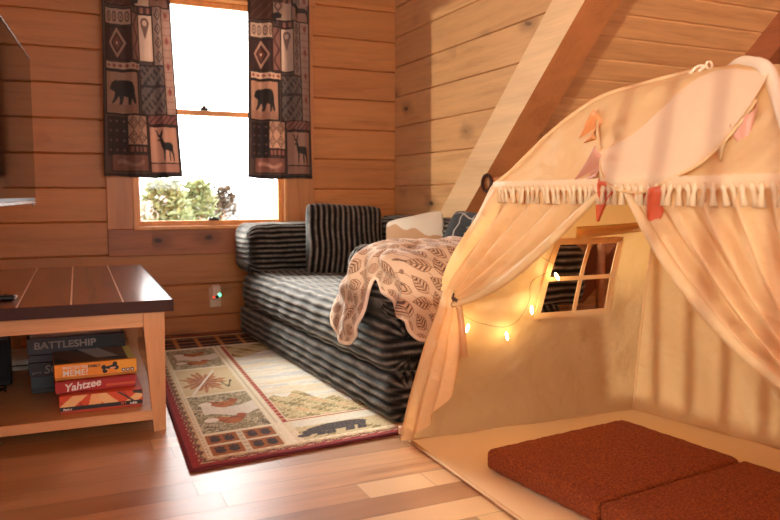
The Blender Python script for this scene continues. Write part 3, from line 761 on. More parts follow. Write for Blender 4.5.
    mm = m & (t > 1.62 - .06 * np.sin(s * 17)); P(mm, (204, 182, 128)); P(mm & (n2 > .1), (176, 150, 94)); P(mm & (n2 > .5), (150, 108, 60))
    # bear panel
    m = B(.424, 1.06, .088, .312); P(m, (206, 186, 134)); P(m & (t > .235), (222, 214, 190)); P(m & (nz > .75) & (t < .24), (180, 156, 100)); P(m & (n2 > .5) & (t < .2), (150, 132, 84))
    bp = [(0, 1.5), (2, .8), (6, 3), (8, 3.5), (12, 3.2), (20, 3.4), (26, 3.0), (30, 2.0), (31, 5), (29, 5.2), (28, 3.2), (24, 5.3), (22, 3.5), (20, 6)]
    X = (s - .435) * 100; Y = (t - .10) * 100
    bear = ((X - 15) / 13) ** 2 + ((Y - 9.0 - .06 * (X - 15)) / 4.2) ** 2 < 1
    bear |= ((X - 4.5) / 4.6) ** 2 + ((Y - 6.4) / 3.2) ** 2 < 1
    bear |= ((X + 0) / 2.8) ** 2 + ((Y - 3.6) / 1.7) ** 2 < 1
    for lx in (7, 11, 19, 24): bear |= (np.abs(X - lx - .3 * (Y - 4)) < 1.9) & (Y > 1.2) & (Y < 8)
    P(bear, (58, 46, 44)); P(bear & (nz > .7), (84, 68, 62))
    # woven noise
    c += (nz[..., None] - .5) * 26
    c = c + (255 - c) * .12 * (c.mean(-1, keepdims=True) > 140)
    return np.clip(c, 0, 255)
rug = empty('area_rug', (.378, 2.362, 0))
tag(rug, 'red-bordered lodge area rug with foxes, leaf, paw prints and bear, under the sofa front', 'rug')
ns, nt_ = 300, 460
sg, tg = np.meshgrid(np.linspace(0, 1.46, ns), np.linspace(0, 2.33, nt_))
RXg = sg * .997 + tg * .047; RYg = sg * .079 * (1 - tg / 2.6) + tg * .999
RYg = RYg + 0
RZ = .011 + .0012 * np.sin(sg * 90) * np.sin(tg * 80) * .3
m = MB(); m.grid(np.dstack([RXg, RYg, RZ]), smooth=False); pile = m.build('pile', M_rug, rug, recalc=False); vcol(pile, rug_cols(sg, tg).reshape(-1, 3))
def rl(s_, t_, z): return (s_ * .997 + t_ * .047, s_ * .079 * (1 - t_ / 2.6) + t_ * .999, z)
m = MB(); cs = [(0, 0), (1.46, 0), (1.46, 2.33), (0, 2.33)]
for (a, b), (c_, d) in zip(cs, cs[1:] + cs[:1]): m.tube([rl(a, b, .0065), rl(c_, d, .0065)], .006, 8)
m.add([rl(a, b, .001) for a, b in cs], [(3, 2, 1, 0)])
m.build('binding', plain('dark_red_binding', (98, 26, 30), .9), rug)

# ------------------------------------------------------------------ corduroy sofa
def rib(s_, pitch): return np.abs(np.cos(PI * s_ / pitch)) ** .8
def cord_block(name, x0, x1, y0, y1, z0, z1, r, pitch, amp, parent, axis='y', re=None, crown=0.0, mat=None):
    """rounded block whose ribs run along `axis`"""
    re = re or r * .9
    if axis == 'y': A0, A1, L0, L1 = x0, x1, y0, y1
    else: A0, A1, L0, L1 = y0, y1, x0, x1
    w, h = A1 - A0, z1 - z0; cx, cz = (A0 + A1) / 2, (z0 + z1) / 2
    segs = []; ds = pitch / 7
    pts = []; nr = []
    def line(p, q, n_):
        l = math.dist(p, q); k = max(2, int(l / ds))
        for i in range(k): t_ = i / k; pts.append((p[0] + (q[0] - p[0]) * t_, p[1] + (q[1] - p[1]) * t_)); nr.append(n_)
    def arc(c_, a0, a1):
        k = max(3, int(r * PI / 2 / ds))
        for i in range(k): a = a0 + (a1 - a0) * i / k; pts.append((c_[0] + r * math.cos(a), c_[1] + r * math.sin(a))); nr.append((math.cos(a), math.sin(a)))
    hw, hh = w / 2, h / 2
    line((-hw, -hh + r), (-hw, hh - r), (-1, 0)); arc((-hw + r, hh - r), PI, PI / 2)
    line((-hw + r, hh), (hw - r, hh), (0, 1)); arc((hw - r, hh - r), PI / 2, 0)
    line((hw, hh - r), (hw, -hh + r), (1, 0)); arc((hw - r, -hh + r), 0, -PI / 2)
    line((hw - r, -hh), (-hw + r, -hh), (0, -1)); arc((-hw + r, -hh + r), -PI / 2, -PI)
    P = np.array(pts); Nn = np.array(nr); n_ = len(P)
    dd = np.linalg.norm(np.roll(P, -1, 0) - P, axis=1); s_ = np.concatenate([[0], np.cumsum(dd)[:-1]])
    tot = dd.sum(); pit = tot / round(tot / pitch)
    if crown: P[:, 1] += np.where(P[:, 1] > 0, crown * (1 - (P[:, 0] / hw) ** 2), 0)
    rings = []
    ks = np.linspace(0, 1, 7)
    ln = L1 - L0; nmid = max(6, int(ln / .03))
    stations = [(L0 + re * (1 - math.cos(PI / 2 * 1) ) , 0)]
    sts = []
    for k in ks[:-1]: a = PI / 2 * k; sts.append((L0 + re * (1 - math.sin(a)), re * (1 - math.cos(a)), 0))
    sts = [(L0 + re * (1 - math.sin(PI / 2 * (1 - k))), re * (1 - math.cos(PI / 2 * (1 - k))), 0) for k in ks]
    # k=0 -> at L0 with inset re ; k=1 -> at L0+re with inset 0
    front = sts; mid = [(L0 + re + (ln - 2 * re) * i / nmid, 0, 0) for i in range(1, nmid)]
    back = [(L0 + L1 - a, b, 0) for a, b, _ in reversed(sts)]
    allst = front + mid + back
    ph = rng.uniform(0, 6)
    def wob(l):
        return .05 * pit * (np.sin(l * 19 + ph + s_ * 9) + .5 * np.sin(l * 47 + s_ * 31 + ph))
    def ring(l, inset, scale=1.0, capsign=0):
        am = amp * (1 + .25 * np.sin(l * 33 + s_ * 21 + ph))
        q = (P - Nn * inset) * scale
        rb = rib(s_ + wob(l), pit)
        if capsign == 0:
            q = q + Nn * (am * rb)[:, None]; ll = np.full(n_, l)
            if inset > 0:  # tilt displacement outward on rounded end
                f_ = inset / re; sgn = -1 if l < (L0 + L1) / 2 else 1
                ll = ll + sgn * am * rib(q[:, 1] + cz, pitch) * f_ * .6
        else:
            ll = l + capsign * (amp * rib(q[:, 1] + cz, pitch) * .6 + .012 * (1 - scale ** 2))
        z = q[:, 1] + cz; a = q[:, 0] + cx
        return np.stack([a, ll, z] if axis == 'y' else [ll, a, z], 1)
    L_ = []; H_ = []
    cap_sc = np.linspace(0.02, 1, 40)[:-1]
    def caph(sc): return rib(((P - Nn * re) * sc)[:, 1] + cz, pitch)
    for sc in cap_sc: L_.append(ring(L0, re, sc, -1)); H_.append(caph(sc))
    for l, ins, _ in allst:
        L_.append(ring(l, ins)); f_ = ins / re; H_.append(rib(s_ + wob(l), pit) * (1 - f_) + rib((P - Nn * ins)[:, 1] + cz, pitch) * f_)
    for sc in cap_sc[::-1]: L_.append(ring(L1, re, sc, 1)); H_.append(caph(sc))
    G = np.array(L_)
    m_ = MB(); m_.grid(G, closed_u=True)
    m_.f.append(list(range(n_))[::-1]); m_.m.append(0); m_.sm.append(True)
    k0 = (G.shape[0] - 1) * n_; m_.f.append([k0 + i for i in range(n_)]); m_.m.append(0); m_.sm.append(True)
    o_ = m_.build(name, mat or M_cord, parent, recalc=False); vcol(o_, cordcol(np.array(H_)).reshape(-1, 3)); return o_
SF = empty('corduroy_sofa', (1.075, 4.70, .013), math.radians(2.5))
tag(SF, 'charcoal ribbed corduroy sofa along the right wall behind the rug', 'sofa')
SL = 2.20
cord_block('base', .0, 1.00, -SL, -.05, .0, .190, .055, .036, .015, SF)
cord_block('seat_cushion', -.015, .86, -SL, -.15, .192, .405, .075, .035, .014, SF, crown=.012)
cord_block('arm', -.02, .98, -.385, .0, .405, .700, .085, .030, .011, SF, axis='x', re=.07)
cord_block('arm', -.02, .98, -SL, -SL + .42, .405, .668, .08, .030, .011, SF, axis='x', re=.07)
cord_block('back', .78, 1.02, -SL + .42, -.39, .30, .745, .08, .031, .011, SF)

def pillow(name, w, h, tk, parent, ribs=True, pitch=.026, amp=.006, mat=None, nu=150, nv=110, curve=.0):
    """cushion standing in local x (width) z (height), thickness y"""
    m_ = MB(); U, V = np.meshgrid(np.linspace(-1, 1, nu), np.linspace(-1, 1, nv))
    pin = 1 - .05 * (1 - np.abs(V) ** 2) ; pin2 = 1 - .04 * (1 - U ** 2)
    rc = 1 - .09 * (U ** 2 * V ** 2) ** 2; X = U * w / 2 * pin * rc; Z = V * h / 2 * pin2 * rc
    T = tk / 2 * np.clip((1 - np.abs(U) ** 3.2), 0, 1) ** .55 * np.clip((1 - np.abs(V) ** 3.2), 0, 1) ** .55
    ed = np.clip((1 - np.abs(U)) * 12, 0, 1) * np.clip((1 - np.abs(V)) * 12, 0, 1)
    d = (amp * rib(X + .003 * np.sin(Z * 25), pitch) * (.3 + .7 * ed)) if ribs else 0
    wr = .006 * np.sin(X * 21 + Z * 13) * ed
    m_.grid(np.dstack([X, -(T + d + wr), Z])); m_.grid(np.dstack([X, (T + d - wr), Z])[:, ::-1])
    o_ = m_.build(name, mat or M_cord, parent, recalc=False)
    if ribs:
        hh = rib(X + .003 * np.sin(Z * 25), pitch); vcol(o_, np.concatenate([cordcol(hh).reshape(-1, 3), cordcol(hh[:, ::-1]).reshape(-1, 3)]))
    return o_
pr = empty('corduroy_throw_pillow', (1.60, 4.125, .625)); pr.rotation_euler = (math.radians(-14), math.radians(3), math.radians(-6))
tag(pr, 'large square charcoal corduroy pillow leaning on the far arm of the sofa', 'pillow')
pillow('cover', .50, .46, .18, pr, pitch=.032, amp=.012)
# cream pillow
wp = empty('cream_throw_pillow', (1.80, 3.57, .625)); wp.rotation_euler = (math.radians(-20), math.radians(-12), math.radians(-48))
tag(wp, 'small cream throw pillow with beige patch leaning on the sofa back', 'pillow')
po = pillow('cover', .36, .36, .13, wp, ribs=False, mat=attr_mat('cream_linen', .9, 500, .3, .002))
vs = np.array([v.co[:] for v in po.data.vertices]); cc = np.empty((len(vs), 3)); cc[:] = (204, 190, 170)
cc[vs[:, 2] < .075 - .45 * vs[:, 0] + .012 * np.sin(vs[:, 0] * 50)] = (178, 136, 100); vcol(po, cc)
# dark fleece throw
dk = empty('dark_plush_pillow', (2.00, 3.22, .665)); dk.rotation_euler = (math.radians(-30), math.radians(8), math.radians(-60))
tag(dk, 'dark plush pillow with pale branch lines behind the leaf throw blanket', 'pillow')
po = pillow('cover', .44, .30, .16, dk, ribs=False, mat=attr_mat('dark_plush', .95, 260, .8, .008, sheen=.1))
vs = np.array([v.co[:] for v in po.data.vertices]); cc = np.empty((len(vs), 3)); cc[:] = (20, 19, 20)
q = np.abs(((vs[:, 0] * 1.0 + .25 * np.abs(vs[:, 2] % .09 - .045)) % .08) - .04) < .0035; cc[q & (vs[:, 2] > -.1)] = (170, 160, 150)
q = np.abs(vs[:, 2] - .10 - .02 * np.sin(vs[:, 0] * 30)) < .004; cc[q] = (170, 160, 150); vcol(po, cc)

# ------------------------------------------------------------------ leaf blanket over the near arm
def catmull(C, t_):
    """C (n,3) array, t_ array in 0..n-1"""
    n_ = len(C); i = np.clip(np.floor(t_).astype(int), 0, n_ - 2); f_ = (t_ - i)[:, None]
    p0 = C[np.clip(i - 1, 0, n_ - 1)]; p1 = C[i]; p2 = C[i + 1]; p3 = C[np.clip(i + 2, 0, n_ - 1)]
    return .5 * ((2 * p1) + (-p0 + p2) * f_ + (2 * p0 - 5 * p1 + 4 * p2 - p3) * f_ ** 2 + (-p0 + 3 * p1 - 3 * p2 + p3) * f_ ** 3)
Rr = [(1.660, 2.620, 0.707), (1.620, 2.620, 0.707), (1.420, 2.620, 0.707), (1.340, 2.620, 0.707), (1.300, 2.639, 0.706), (1.280, 2.640, 0.706), (1.270, 2.638, 0.706), (1.260, 2.627, 0.706), (1.260, 2.610, 0.706), (1.270, 2.594, 0.706), (1.290, 2.597, 0.706), (1.320, 2.614, 0.707), (1.380, 2.620, 0.707), (1.620, 2.620, 0.707), (1.660, 2.620, 0.707)]
Mm = [(1.660, 2.814, 0.682), (1.600, 2.831, 0.684), (1.260, 2.805, 0.677), (1.170, 2.792, 0.662), (1.130, 2.760, 0.647), (1.110, 2.718, 0.647), (1.110, 2.676, 0.650), (1.125, 2.627, 0.662), (1.140, 2.570, 0.667), (1.140, 2.560, 0.662), (1.165, 2.490, 0.647), (1.210, 2.460, 0.642), (1.320, 2.445, 0.652), (1.620, 2.440, 0.662), (1.660, 2.430, 0.662)]
Qq = [(1.660, 2.884, 0.542), (1.600, 2.902, 0.542), (1.220, 2.875, 0.562), (1.150, 2.865, 0.542), (1.095, 2.823, 0.500), (1.080, 2.767, 0.480), (1.085, 2.704, 0.500), (1.105, 2.641, 0.562), (1.135, 2.580, 0.627), (1.150, 2.540, 0.602), (1.175, 2.455, 0.562), (1.180, 2.422, 0.530), (1.300, 2.420, 0.520), (1.620, 2.415, 0.600), (1.660, 2.410, 0.600)]
Ee = [(1.660, 2.928, 0.415), (1.600, 2.946, 0.415), (1.220, 2.935, 0.430), (1.120, 2.935, 0.430), (1.075, 2.872, 0.360), (1.070, 2.795, 0.310), (1.080, 2.718, 0.305), (1.100, 2.648, 0.400), (1.135, 2.580, 0.577), (1.150, 2.530, 0.537), (1.180, 2.440, 0.470), (1.170, 2.412, 0.440), (1.270, 2.408, 0.360), (1.560, 2.410, 0.560), (1.660, 2.405, 0.600)]
ctrl = np.array([Rr, Mm, Qq, Ee], float)
nu, nv = 820, 260
_tf = np.linspace(0, 14, 1500); _len = sum(np.concatenate([[0], np.cumsum(np.linalg.norm(np.diff(catmull(ctrl[k], _tf), axis=0), axis=1))]) for k in (1, 2, 3))
tu = np.interp(np.linspace(0, _len[-1], nu), _len, _tf); tv_ = np.linspace(0, 3, nv)
rows = np.array([catmull(ctrl[k], tu) for k in range(4)])       # 4,nu,3
G = np.array([catmull(rows[:, i], tv_) for i in range(nu)])      # nu,nv,3
G = G.transpose(1, 0, 2)
arcv = np.concatenate([np.zeros((1, nu)), np.cumsum(np.linalg.norm(np.diff(G, axis=0), axis=2), 0)])
R0 = G[0][:, :2]; E0 = G[-1][:, :2]; dr = E0 - R0; dr /= np.linalg.norm(dr, axis=1)[:, None]
UVx = R0[None, :, 0] + dr[None, :, 0] * arcv; UVy = R0[None, :, 1] + dr[None, :, 1] * arcv
ca_, sa_ = math.cos(.5), math.sin(.5)
U_ = UVx * ca_ + UVy * sa_; V_ = -UVx * sa_ + UVy * ca_
def leafpat(U_, V_):
    line = np.zeros(U_.shape); ins = np.zeros(U_.shape)
    cw, ch = .072, .105
    for sx in (0, 1):
        colid = np.floor(U_ / cw + .5 * sx)
    for (ox, oy, an) in ((0, 0, .45), (cw, ch * .5, -.45)):
        pu = (U_ - ox) / (2 * cw); pv = (V_ - oy) / ch
        iu = np.round(pu); iv = np.round(pv)
        x = (pu - iu) * 2 * cw; y = (pv - iv) * ch
        a = an + .25 * np.sin(iu * 3.7 + iv * 2.3)
        xr = x * math.cos(1) * 0 + x * np.cos(a) - y * np.sin(a); yr = x * np.sin(a) + y * np.cos(a)
        Lh = .050; tt = (yr + Lh) / (2 * Lh)
        wd = .030 * np.sin(PI * np.clip(tt, 0, 1) ** .75)
        inside = (tt > 0) & (tt < 1) & (np.abs(xr) < wd)
        edge = inside & (np.abs(xr) > wd - .004)
        mid = (np.abs(xr) < .0018) & (tt > -.15) & (tt < 1)
        vein = inside & ((((yr - np.abs(xr) * .9) / .019) % 1) < .5) & (np.abs(xr) > .003) & (np.abs(xr) < wd - .005)
        ins = np.maximum(ins, inside * 1.0); line = np.maximum(line, np.where(mid | vein, 1.0, np.where(edge, .55, 0))); 
    stem = (np.abs(((U_ / (2 * cw) + .25) % .5) - .25) * 2 * cw < .0016) & (ins < .5); line = np.maximum(line, stem * .8)
    return line, ins
ln_, ins_ = leafpat(U_ * 1.32, V_ * 1.32)
du = np.gradient(G, axis=1); dv = np.gradient(G, axis=0); N_ = np.cross(du, dv); N_ /= np.linalg.norm(N_, axis=2)[..., None] + 1e-9
if N_[0, nu // 2, 2] < 0: N_ = -N_
wrk = .010 * np.sin(U_ * 31 + 2 * np.sin(V_ * 17)) * np.clip(arcv / .2, 0, 1) + .006 * np.sin(V_ * 43 + U_ * 12) * np.clip(arcv / .15, 0, 1)
G2 = G + N_ * (.010 + wrk + .0010 * (ins_ * .8 - ln_))[..., None]
bl = empty('leaf_throw_blanket', (1.5, 2.62, .745))
tag(bl, 'beige throw blanket with brown leaf pattern draped over the near sofa arm', 'blanket')
m = MB(); m.grid(G2 - np.array([1.5, 2.62, .745])); bo = m.build('cloth', attr_mat('leaf_blanket', .9, 350, .5, .004, sheen=.15), bl, recalc=False)
cb = np.empty(G2.shape); cb[:] = (208, 178, 148); cb[ins_ > .5] = (198, 160, 128); cb = cb * (1 - ln_[..., None]) + np.array([92, 62, 46]) * ln_[..., None]
vcol(bo, cb.reshape(-1, 3))
mo = bo.modifiers.new('s', 'SOLIDIFY'); mo.thickness = .006; mo.offset = 0
m = MB(); m.tube([tuple(p - np.array([1.5, 2.62, .745])) for p in G2[-1][::6]], .008, 8); m.build('hem', plain('pale_fleece_hem', (232, 208, 182), .95, 300, .6), bl)

# ------------------------------------------------------------------ play tent
AP = np.array([1.775, 1.52])
CN = [np.array(p) for p in ((1.15, 2.33), (2.17, 2.28), (2.50, .72), (1.12, .70))]
ZS = np.array([0, .16, .35, .54, .645, .8, .92, .98, 1.1, 1.195, 1.230, 1.255, 1.258]); QS = np.array([0, .03, .08, .14, .18, .26, .31, .38, .51, .65, .78, .91, 1.03]) / 1.03
# parametrise hoop by arc length so it stays smooth
_t = np.linspace(0, 1, 13); _p = np.stack([QS, ZS], 1)
_pp = catmull(np.column_stack([_p, np.zeros(13)]), np.linspace(0, 12, 400))
def hoop_q(z): return float(np.interp(z, _pp[:, 1], _pp[:, 0]))
def hoop(k, q):
    z = float(np.interp(q, _pp[:, 0], _pp[:, 1])); p = CN[k] + (AP - CN[k]) * q; return np.array([p[0], p[1], z])
def hz(k, z):
    q = hoop_q(z); p = CN[k] + (AP - CN[k]) * q; return np.array([p[0], p[1], z])
TP = empty('play_tent', (1.15, 2.33, 0)); tinv = Matrix.Translation((-1.15, -2.33, 0))
tag(TP, 'cream fabric play tent with tied-back front curtains, window and tasselled trim', 'tent')
def tpart(m_, name, mat, parent=None, **k):
    o = m_.build(name, mat, parent or TP, recalc=False, **k)
    if parent is None: o.matrix_parent_inverse = tinv
    return o
zlev = np.concatenate([np.linspace(0, 1.0, 44), np.linspace(1.0, 1.2, 16)[1:], np.linspace(1.2, 1.2575, 16)[1:]])
def panel_pt(k0, k1, s_, z, sag=.03):
    a = hz(k0, z); b = hz(k1, z); p = a * (1 - s_) + b * s_
    c_ = np.array([AP[0], AP[1], z]); d = c_ - p; l = np.linalg.norm(d[:2]) + 1e-6
    w = sag * 4 * s_ * (1 - s_) * math.sin(PI * min(z / 1.26, 1)) ; p = p + d / l * w * min(1, l / .3); return p
def wr_noise(p, a=.004): return a * (math.sin(p[0] * 17 + p[2] * 9) + math.sin(p[1] * 23 - p[2] * 13 + 1) + .6 * math.sin(p[0] * 41 + p[1] * 37 + p[2] * 29))
def panel(k0, k1, z0, z1, ns_=40, hole=None, sag=.03):
    zz = [z for z in zlev if z0 <= z <= z1]; zz = sorted(set([z0] + zz + [z1] + (list(hole[2:]) if hole else [])))
    ss = sorted(set(list(np.linspace(0, 1, ns_)) + (list(hole[:2]) if hole else [])))
    G_ = np.zeros((len(zz), len(ss), 3))
    for j, z in enumerate(zz):
        for i, s_ in enumerate(ss):
            p = panel_pt(k0, k1, s_, z, sag); e = min(s_, 1 - s_) * 8
            p[0] += wr_noise(p) * min(1, e); p[1] += wr_noise(p) * min(1, e); G_[j, i] = p
    m_ = MB(); nv_, nu_ = G_.shape[:2]; fs = []
    for j in range(nv_ - 1):
        for i in range(nu_ - 1):
            if hole:
                sc, zc = (ss[i] + ss[i + 1]) / 2, (zz[j] + zz[j + 1]) / 2
                if hole[0] < sc < hole[1] and hole[2] < zc < hole[3]: continue
            fs.append((j * nu_ + i, j * nu_ + i + 1, (j + 1) * nu_ + i + 1, (j + 1) * nu_ + i))
    m_.add(G_.reshape(-1, 3), fs, 0, True); return m_
HOLE = (.42, .785, .455, .735)
tpart(panel(0, 1, .01, 1.257, hole=HOLE), 'side_wall', M_tent)
tpart(panel(1, 2, .01, 1.257), 'back_wall', M_tent)
tpart(panel(2, 3, .01, 1.257), 'side_wall', M_tent)
tpart(panel(3, 0, .925, 1.257, sag=.012), 'front_canopy', M_tent)
# poles in sleeves
for k, mat, r in ((0, M_tentin, .008), (1, M_tentin, .006), (2, M_tentin, .008), (3, M_sleeve, .017)):
    qs = np.linspace(0, 1, 60) ** 1.4
    m = MB(); m.tube([hoop(k, q) - np.array([0, 0, .0]) for q in qs], r, 8); tpart(m, 'pole_sleeve', mat)
# crown seam strips on the canopy
def cp(s_, z, off=.004):
    p = panel_pt(3, 0, s_, z, .012); c_ = np.array([AP[0], AP[1], z - .5]); d = p - c_; d /= np.linalg.norm(d); return p + d * off
aw_b = [(.42, .995), (.49, .935), (.54, .90), (.60, .885), (.65, .89), (.71, .92), (.77, .955), (.83, 1.01), (.88, 1.06), (.92, 1.10), (.975, 1.15)]
aw_t = [(.50, 1.06), (.56, 1.12), (.60, 1.16), (.64, 1.185), (.68, 1.20), (.74, 1.21), (.80, 1.21), (.86, 1.205), (.90, 1.195), (.945, 1.185), (.985, 1.17)]
ab = catmull(np.array([(a, b, 0) for a, b in aw_b]), np.linspace(0, 10, 60)); at_ = catmull(np.array([(a, b, 0) for a, b in aw_t]), np.linspace(0, 10, 60))
m = MB(); G_ = np.zeros((30, 60, 3))
for j, v in enumerate(np.linspace(0, 1, 30)):
    for i in range(60):
        q = at_[i] * (1 - v) + ab[i] * v; G_[j, i] = cp(1 - q[0], q[1], .008 + .022 * v)
m.grid(G_); aw = tpart(m, 'awning_flap', fabric('pale_awning_cotton', (230, 204, 168), .25, wr=.2, wrinkle=3.0, tcol=(240, 196, 140)))
m = MB(); m.tube([G_[j, 0] for j in range(30)] , .0022, 6); m.build('flap_seam', M_tentin, aw, recalc=False)
# ties at crown
m = MB()
t0 = hoop(0, .93) + np.array([0, -.01, .010])
for (dx, dy, dz) in ((-.07, .03, -.07), (-.06, .01, -.10)):
    pts = [t0 + np.array([dx, dy, dz]) * t_ + np.array([0, 0, .03 * math.sin(PI * t_)]) for t_ in np.linspace(0, 1, 12)]; m.tube(pts, .0045, 6)
loop = [t0 + np.array([.012 * math.cos(a), -.006, .010 * math.sin(a) + .004]) for a in np.linspace(0, 2 * PI, 18)]; m.tube(loop, .0035, 6)
tpart(m, 'tie_ribbon', M_sleeve)
# floor sheet
m = MB(); nf = 26; G_ = np.zeros((nf, nf, 3))
for j, v in enumerate(np.linspace(0, 1, nf)):
    for i, u in enumerate(np.linspace(0, 1, nf)):
        p = (CN[0] * (1 - u) + CN[1] * u) * (1 - v) + (CN[3] * (1 - u) + CN[2] * u) * v
        G_[j, i] = (p[0], p[1], .008 + .003 * math.sin(p[0] * 19 + p[1] * 7) * math.sin(p[1] * 23 - p[0] * 5))
m.grid(G_); o = tpart(m, 'floor_sheet', M_tfloor)
m = MB(); m.tube([(CN[0][0], CN[0][1], .010), (CN[3][0], CN[3][1], .010)], .006, 6)
m.tube([(CN[0][0], CN[0][1], .010), (CN[1][0], CN[1][1], .010), (CN[2][0], CN[2][1], .010)], .004, 6); tpart(m, 'floor_hem', M_tentin)
m = MB(); m.box(1.115, 1.150, 2.325, 2.350, .03, .062, b=.003); tpart(m, 'pole_foot', plain('tan_rubber', (200, 160, 116), .6))
# window frame and mullions
def wp_(s_, z): return panel_pt(0, 1, s_, z, .03) + np.array([0, -.004, 0])
def ribbon(pts, w, dirv, th=.004):
    m_ = MB(); P = []
    for p in pts: P.append([p - dirv * w / 2, p + dirv * w / 2])
    P = np.array(P); m_.grid(P); q = P.copy(); q[..., 1] -= th; m_.grid(q); return m_
def band(a, b, w, n_=14, th=.006):
    (s0, z0), (s1, z1) = a, b; m_ = MB(); G0 = []
    for t_ in np.linspace(0, 1, n_):
        s_, z = s0 + (s1 - s0) * t_, z0 + (z1 - z0) * t_
        if abs(s1 - s0) > abs(z1 - z0): G0.append([wp_(s_, z - w / 2), wp_(s_, z + w / 2)])
        else:
            ds = w / 1.0; G0.append([wp_(s_ - ds / 2, z), wp_(s_ + ds / 2, z)])
    A = np.array(G0); B_ = A.copy(); B_[..., 1] -= th
    n2 = len(A)
    ringp = np.stack([A[:, 0], A[:, 1], B_[:, 1], B_[:, 0]], 1); m_.grid(ringp, closed_u=True, smooth=False)
    return m_
s0, s1, z0, z1 = HOLE; sm_, zm_ = (s0 + s1) / 2, (z0 + z1) / 2
wf = None
for nm, a, b, w in (('window_frame', (s0 - .01, z0), (s1 + .01, z0), .024), ('window_frame', (s0 - .01, z1), (s1 + .01, z1), .024), ('window_frame', (s0, z0), (s0, z1), .028), ('window_frame', (s1, z0), (s1, z1), .028),
                    ('window_bar', (s0, zm_), (s1, zm_), .016), ('window_bar', (sm_, z0), (sm_, z1), .018)):
    tpart(band(a, b, w), nm, M_tentin)
# rolled window flap
m = MB(); G0 = []
for t_ in np.linspace(0, 1, 20):
    s_ = .50 + .40 * t_; p = wp_(s_, .765 + .012 * t_); G0.append([p + np.array([0, -.005, .022]), p + np.array([0, -.030, .008]), p + np.array([0, -.03 + .01 * t_, -.018 + .012 * t_]), p + np.array([0, -.006, -.022 + .01 * t_])])
m.grid(np.array(G0), closed_u=True); tpart(m, 'window_flap', M_tentin)

# front curtains
def fr_top(s_): return panel_pt(3, 0, 1 - s_, .925, .012)   # s_ 0 at far hoop .. 1 near hoop
def drape(side):
    """side 0: far curtain (tied to hoop 0); side 1: near curtain (hoop 3)"""
    ztie = .545; tie = hz(0 if side == 0 else 3, ztie) + np.array([.030 if side == 0 else -.012, -.03 if side == 0 else -.015, 0])
    nu_, nv_ = 90, 70; G_ = np.zeros((nv_, nu_, 3))
    for i, u in enumerate(np.linspace(0, 1, nu_)):
        sT = .02 + .50 * u if side == 0 else .98 - .41 * u
        top = fr_top(sT)
        for j, v in enumerate(np.linspace(0, 1, nv_)):
            hp_ = hz(0 if side == 0 else 3, .925 + (ztie - .925) * v)
            pin = 1 - v ** 1.15
            lin_ = top * (1 - v) + tie * v
            # outer strands follow the pole, inner strands hang in a slight sag
            w = (1 - u) ** 2.2
            base = lin_ * (1 - w) + (hp_ + (top - hz(0 if side == 0 else 3, .925)) * pin) * w
            sag = .055 * math.sin(PI * v) * u ** 1.5
            base = base + np.array([-.01, 0, -sag])
            fan = (1 - v) * .9 + .22
            fold = .016 * math.sin(u * 27 + 2.0 * v) * (.25 + math.sin(PI * min(v * 1.0, 1)) ** .8) + .006 * math.sin(u * 61 + 3) * math.sin(PI * v)
            base = base + np.array([-1, 0, .25]) * fold * (.35 if v > .93 else 1)
            # keep some width at the tie
            wid = .040 * v * (u - .5); base = base + np.array([-.3 * abs(u - .5) * .05, 0, -wid * 1.2])
            G_[j, i] = base
    m_ = MB(); m_.grid(G_); o_ = tpart(m_, 'front_curtain', M_tentin)
    # rolled inner hem
    m_ = MB(); m_.tube([G_[j, -1] for j in range(nv_)], [.010 + .006 * math.sin(PI * j / nv_) for j in range(nv_)], 8); h_ = m_.build('hem', M_tent, o_, recalc=False)
    # lower tail
    nu_, nv_ = 70, 60; G_ = np.zeros((nv_, nu_, 3))
    if side == 0: ha, hb = np.array([1.140, 2.34, .006]), np.array([1.245, 2.12, .27]); mids = np.array([1.16, 2.24, .03])
    else: ha, hb = np.array([1.11, .71, .006]), np.array([1.14, .74, .235]); mids = np.array([1.12, .72, .03])
    for i, u in enumerate(np.linspace(0, 1, nu_)):
        bot = ha * (1 - u) ** 2 + 2 * u * (1 - u) * mids + hb * u * u
        for j, v in enumerate(np.linspace(0, 1, nv_)):
            hp_ = hz(0 if side == 0 else 3, ztie * (1 - v) + .01)
            w = (1 - u) ** 2
            p = tie * (1 - v) + bot * v; p = p * (1 - w) + (hp_ * (1 - .0) + (bot - hz(0 if side == 0 else 3, .01)) * v) * w
            bul = math.sin(PI * v) * u; p = p + np.array([-.01, (-.035 if side == 0 else .0) * bul, 0])
            fold = .012 * math.sin(u * 19 + v) * min(1, v * 3)
            p = p + np.array([-fold, fold * .3, 0]); p[2] += -.03 * (u - .5) * (1 - v)
            G_[j, i] = p
    m_ = MB(); m_.grid(G_); tpart(m_, 'curtain_tail', M_tentin)
    m_ = MB(); c_ = tie; m_.tube([c_ + np.array([.022 * math.cos(a), .010 * math.cos(a) , .024 * math.sin(a)]) for a in np.linspace(0, 2 * PI, 20)], .0035, 6)
    m_.tube([c_ + np.array([-.02, -.005, 0]), c_ + np.array([-.022, -.04 if side == 0 else .04, -.006])], .006, 8); tpart(m_, 'curtain_tie', plain('brown_toggle%d' % side, (70, 40, 26), .6))
    m_ = MB(); m_.tube([c_ + np.array([-.01, -.03 if side == 0 else .03, -.01]), c_ + np.array([-.005, -.045 if side == 0 else .045, -.10]), c_ + np.array([0, -.05 if side == 0 else .05, -.20])], [.008, .012, .014], 8); tpart(m_, 'tie_end', M_tentin)
drape(0); drape(1)
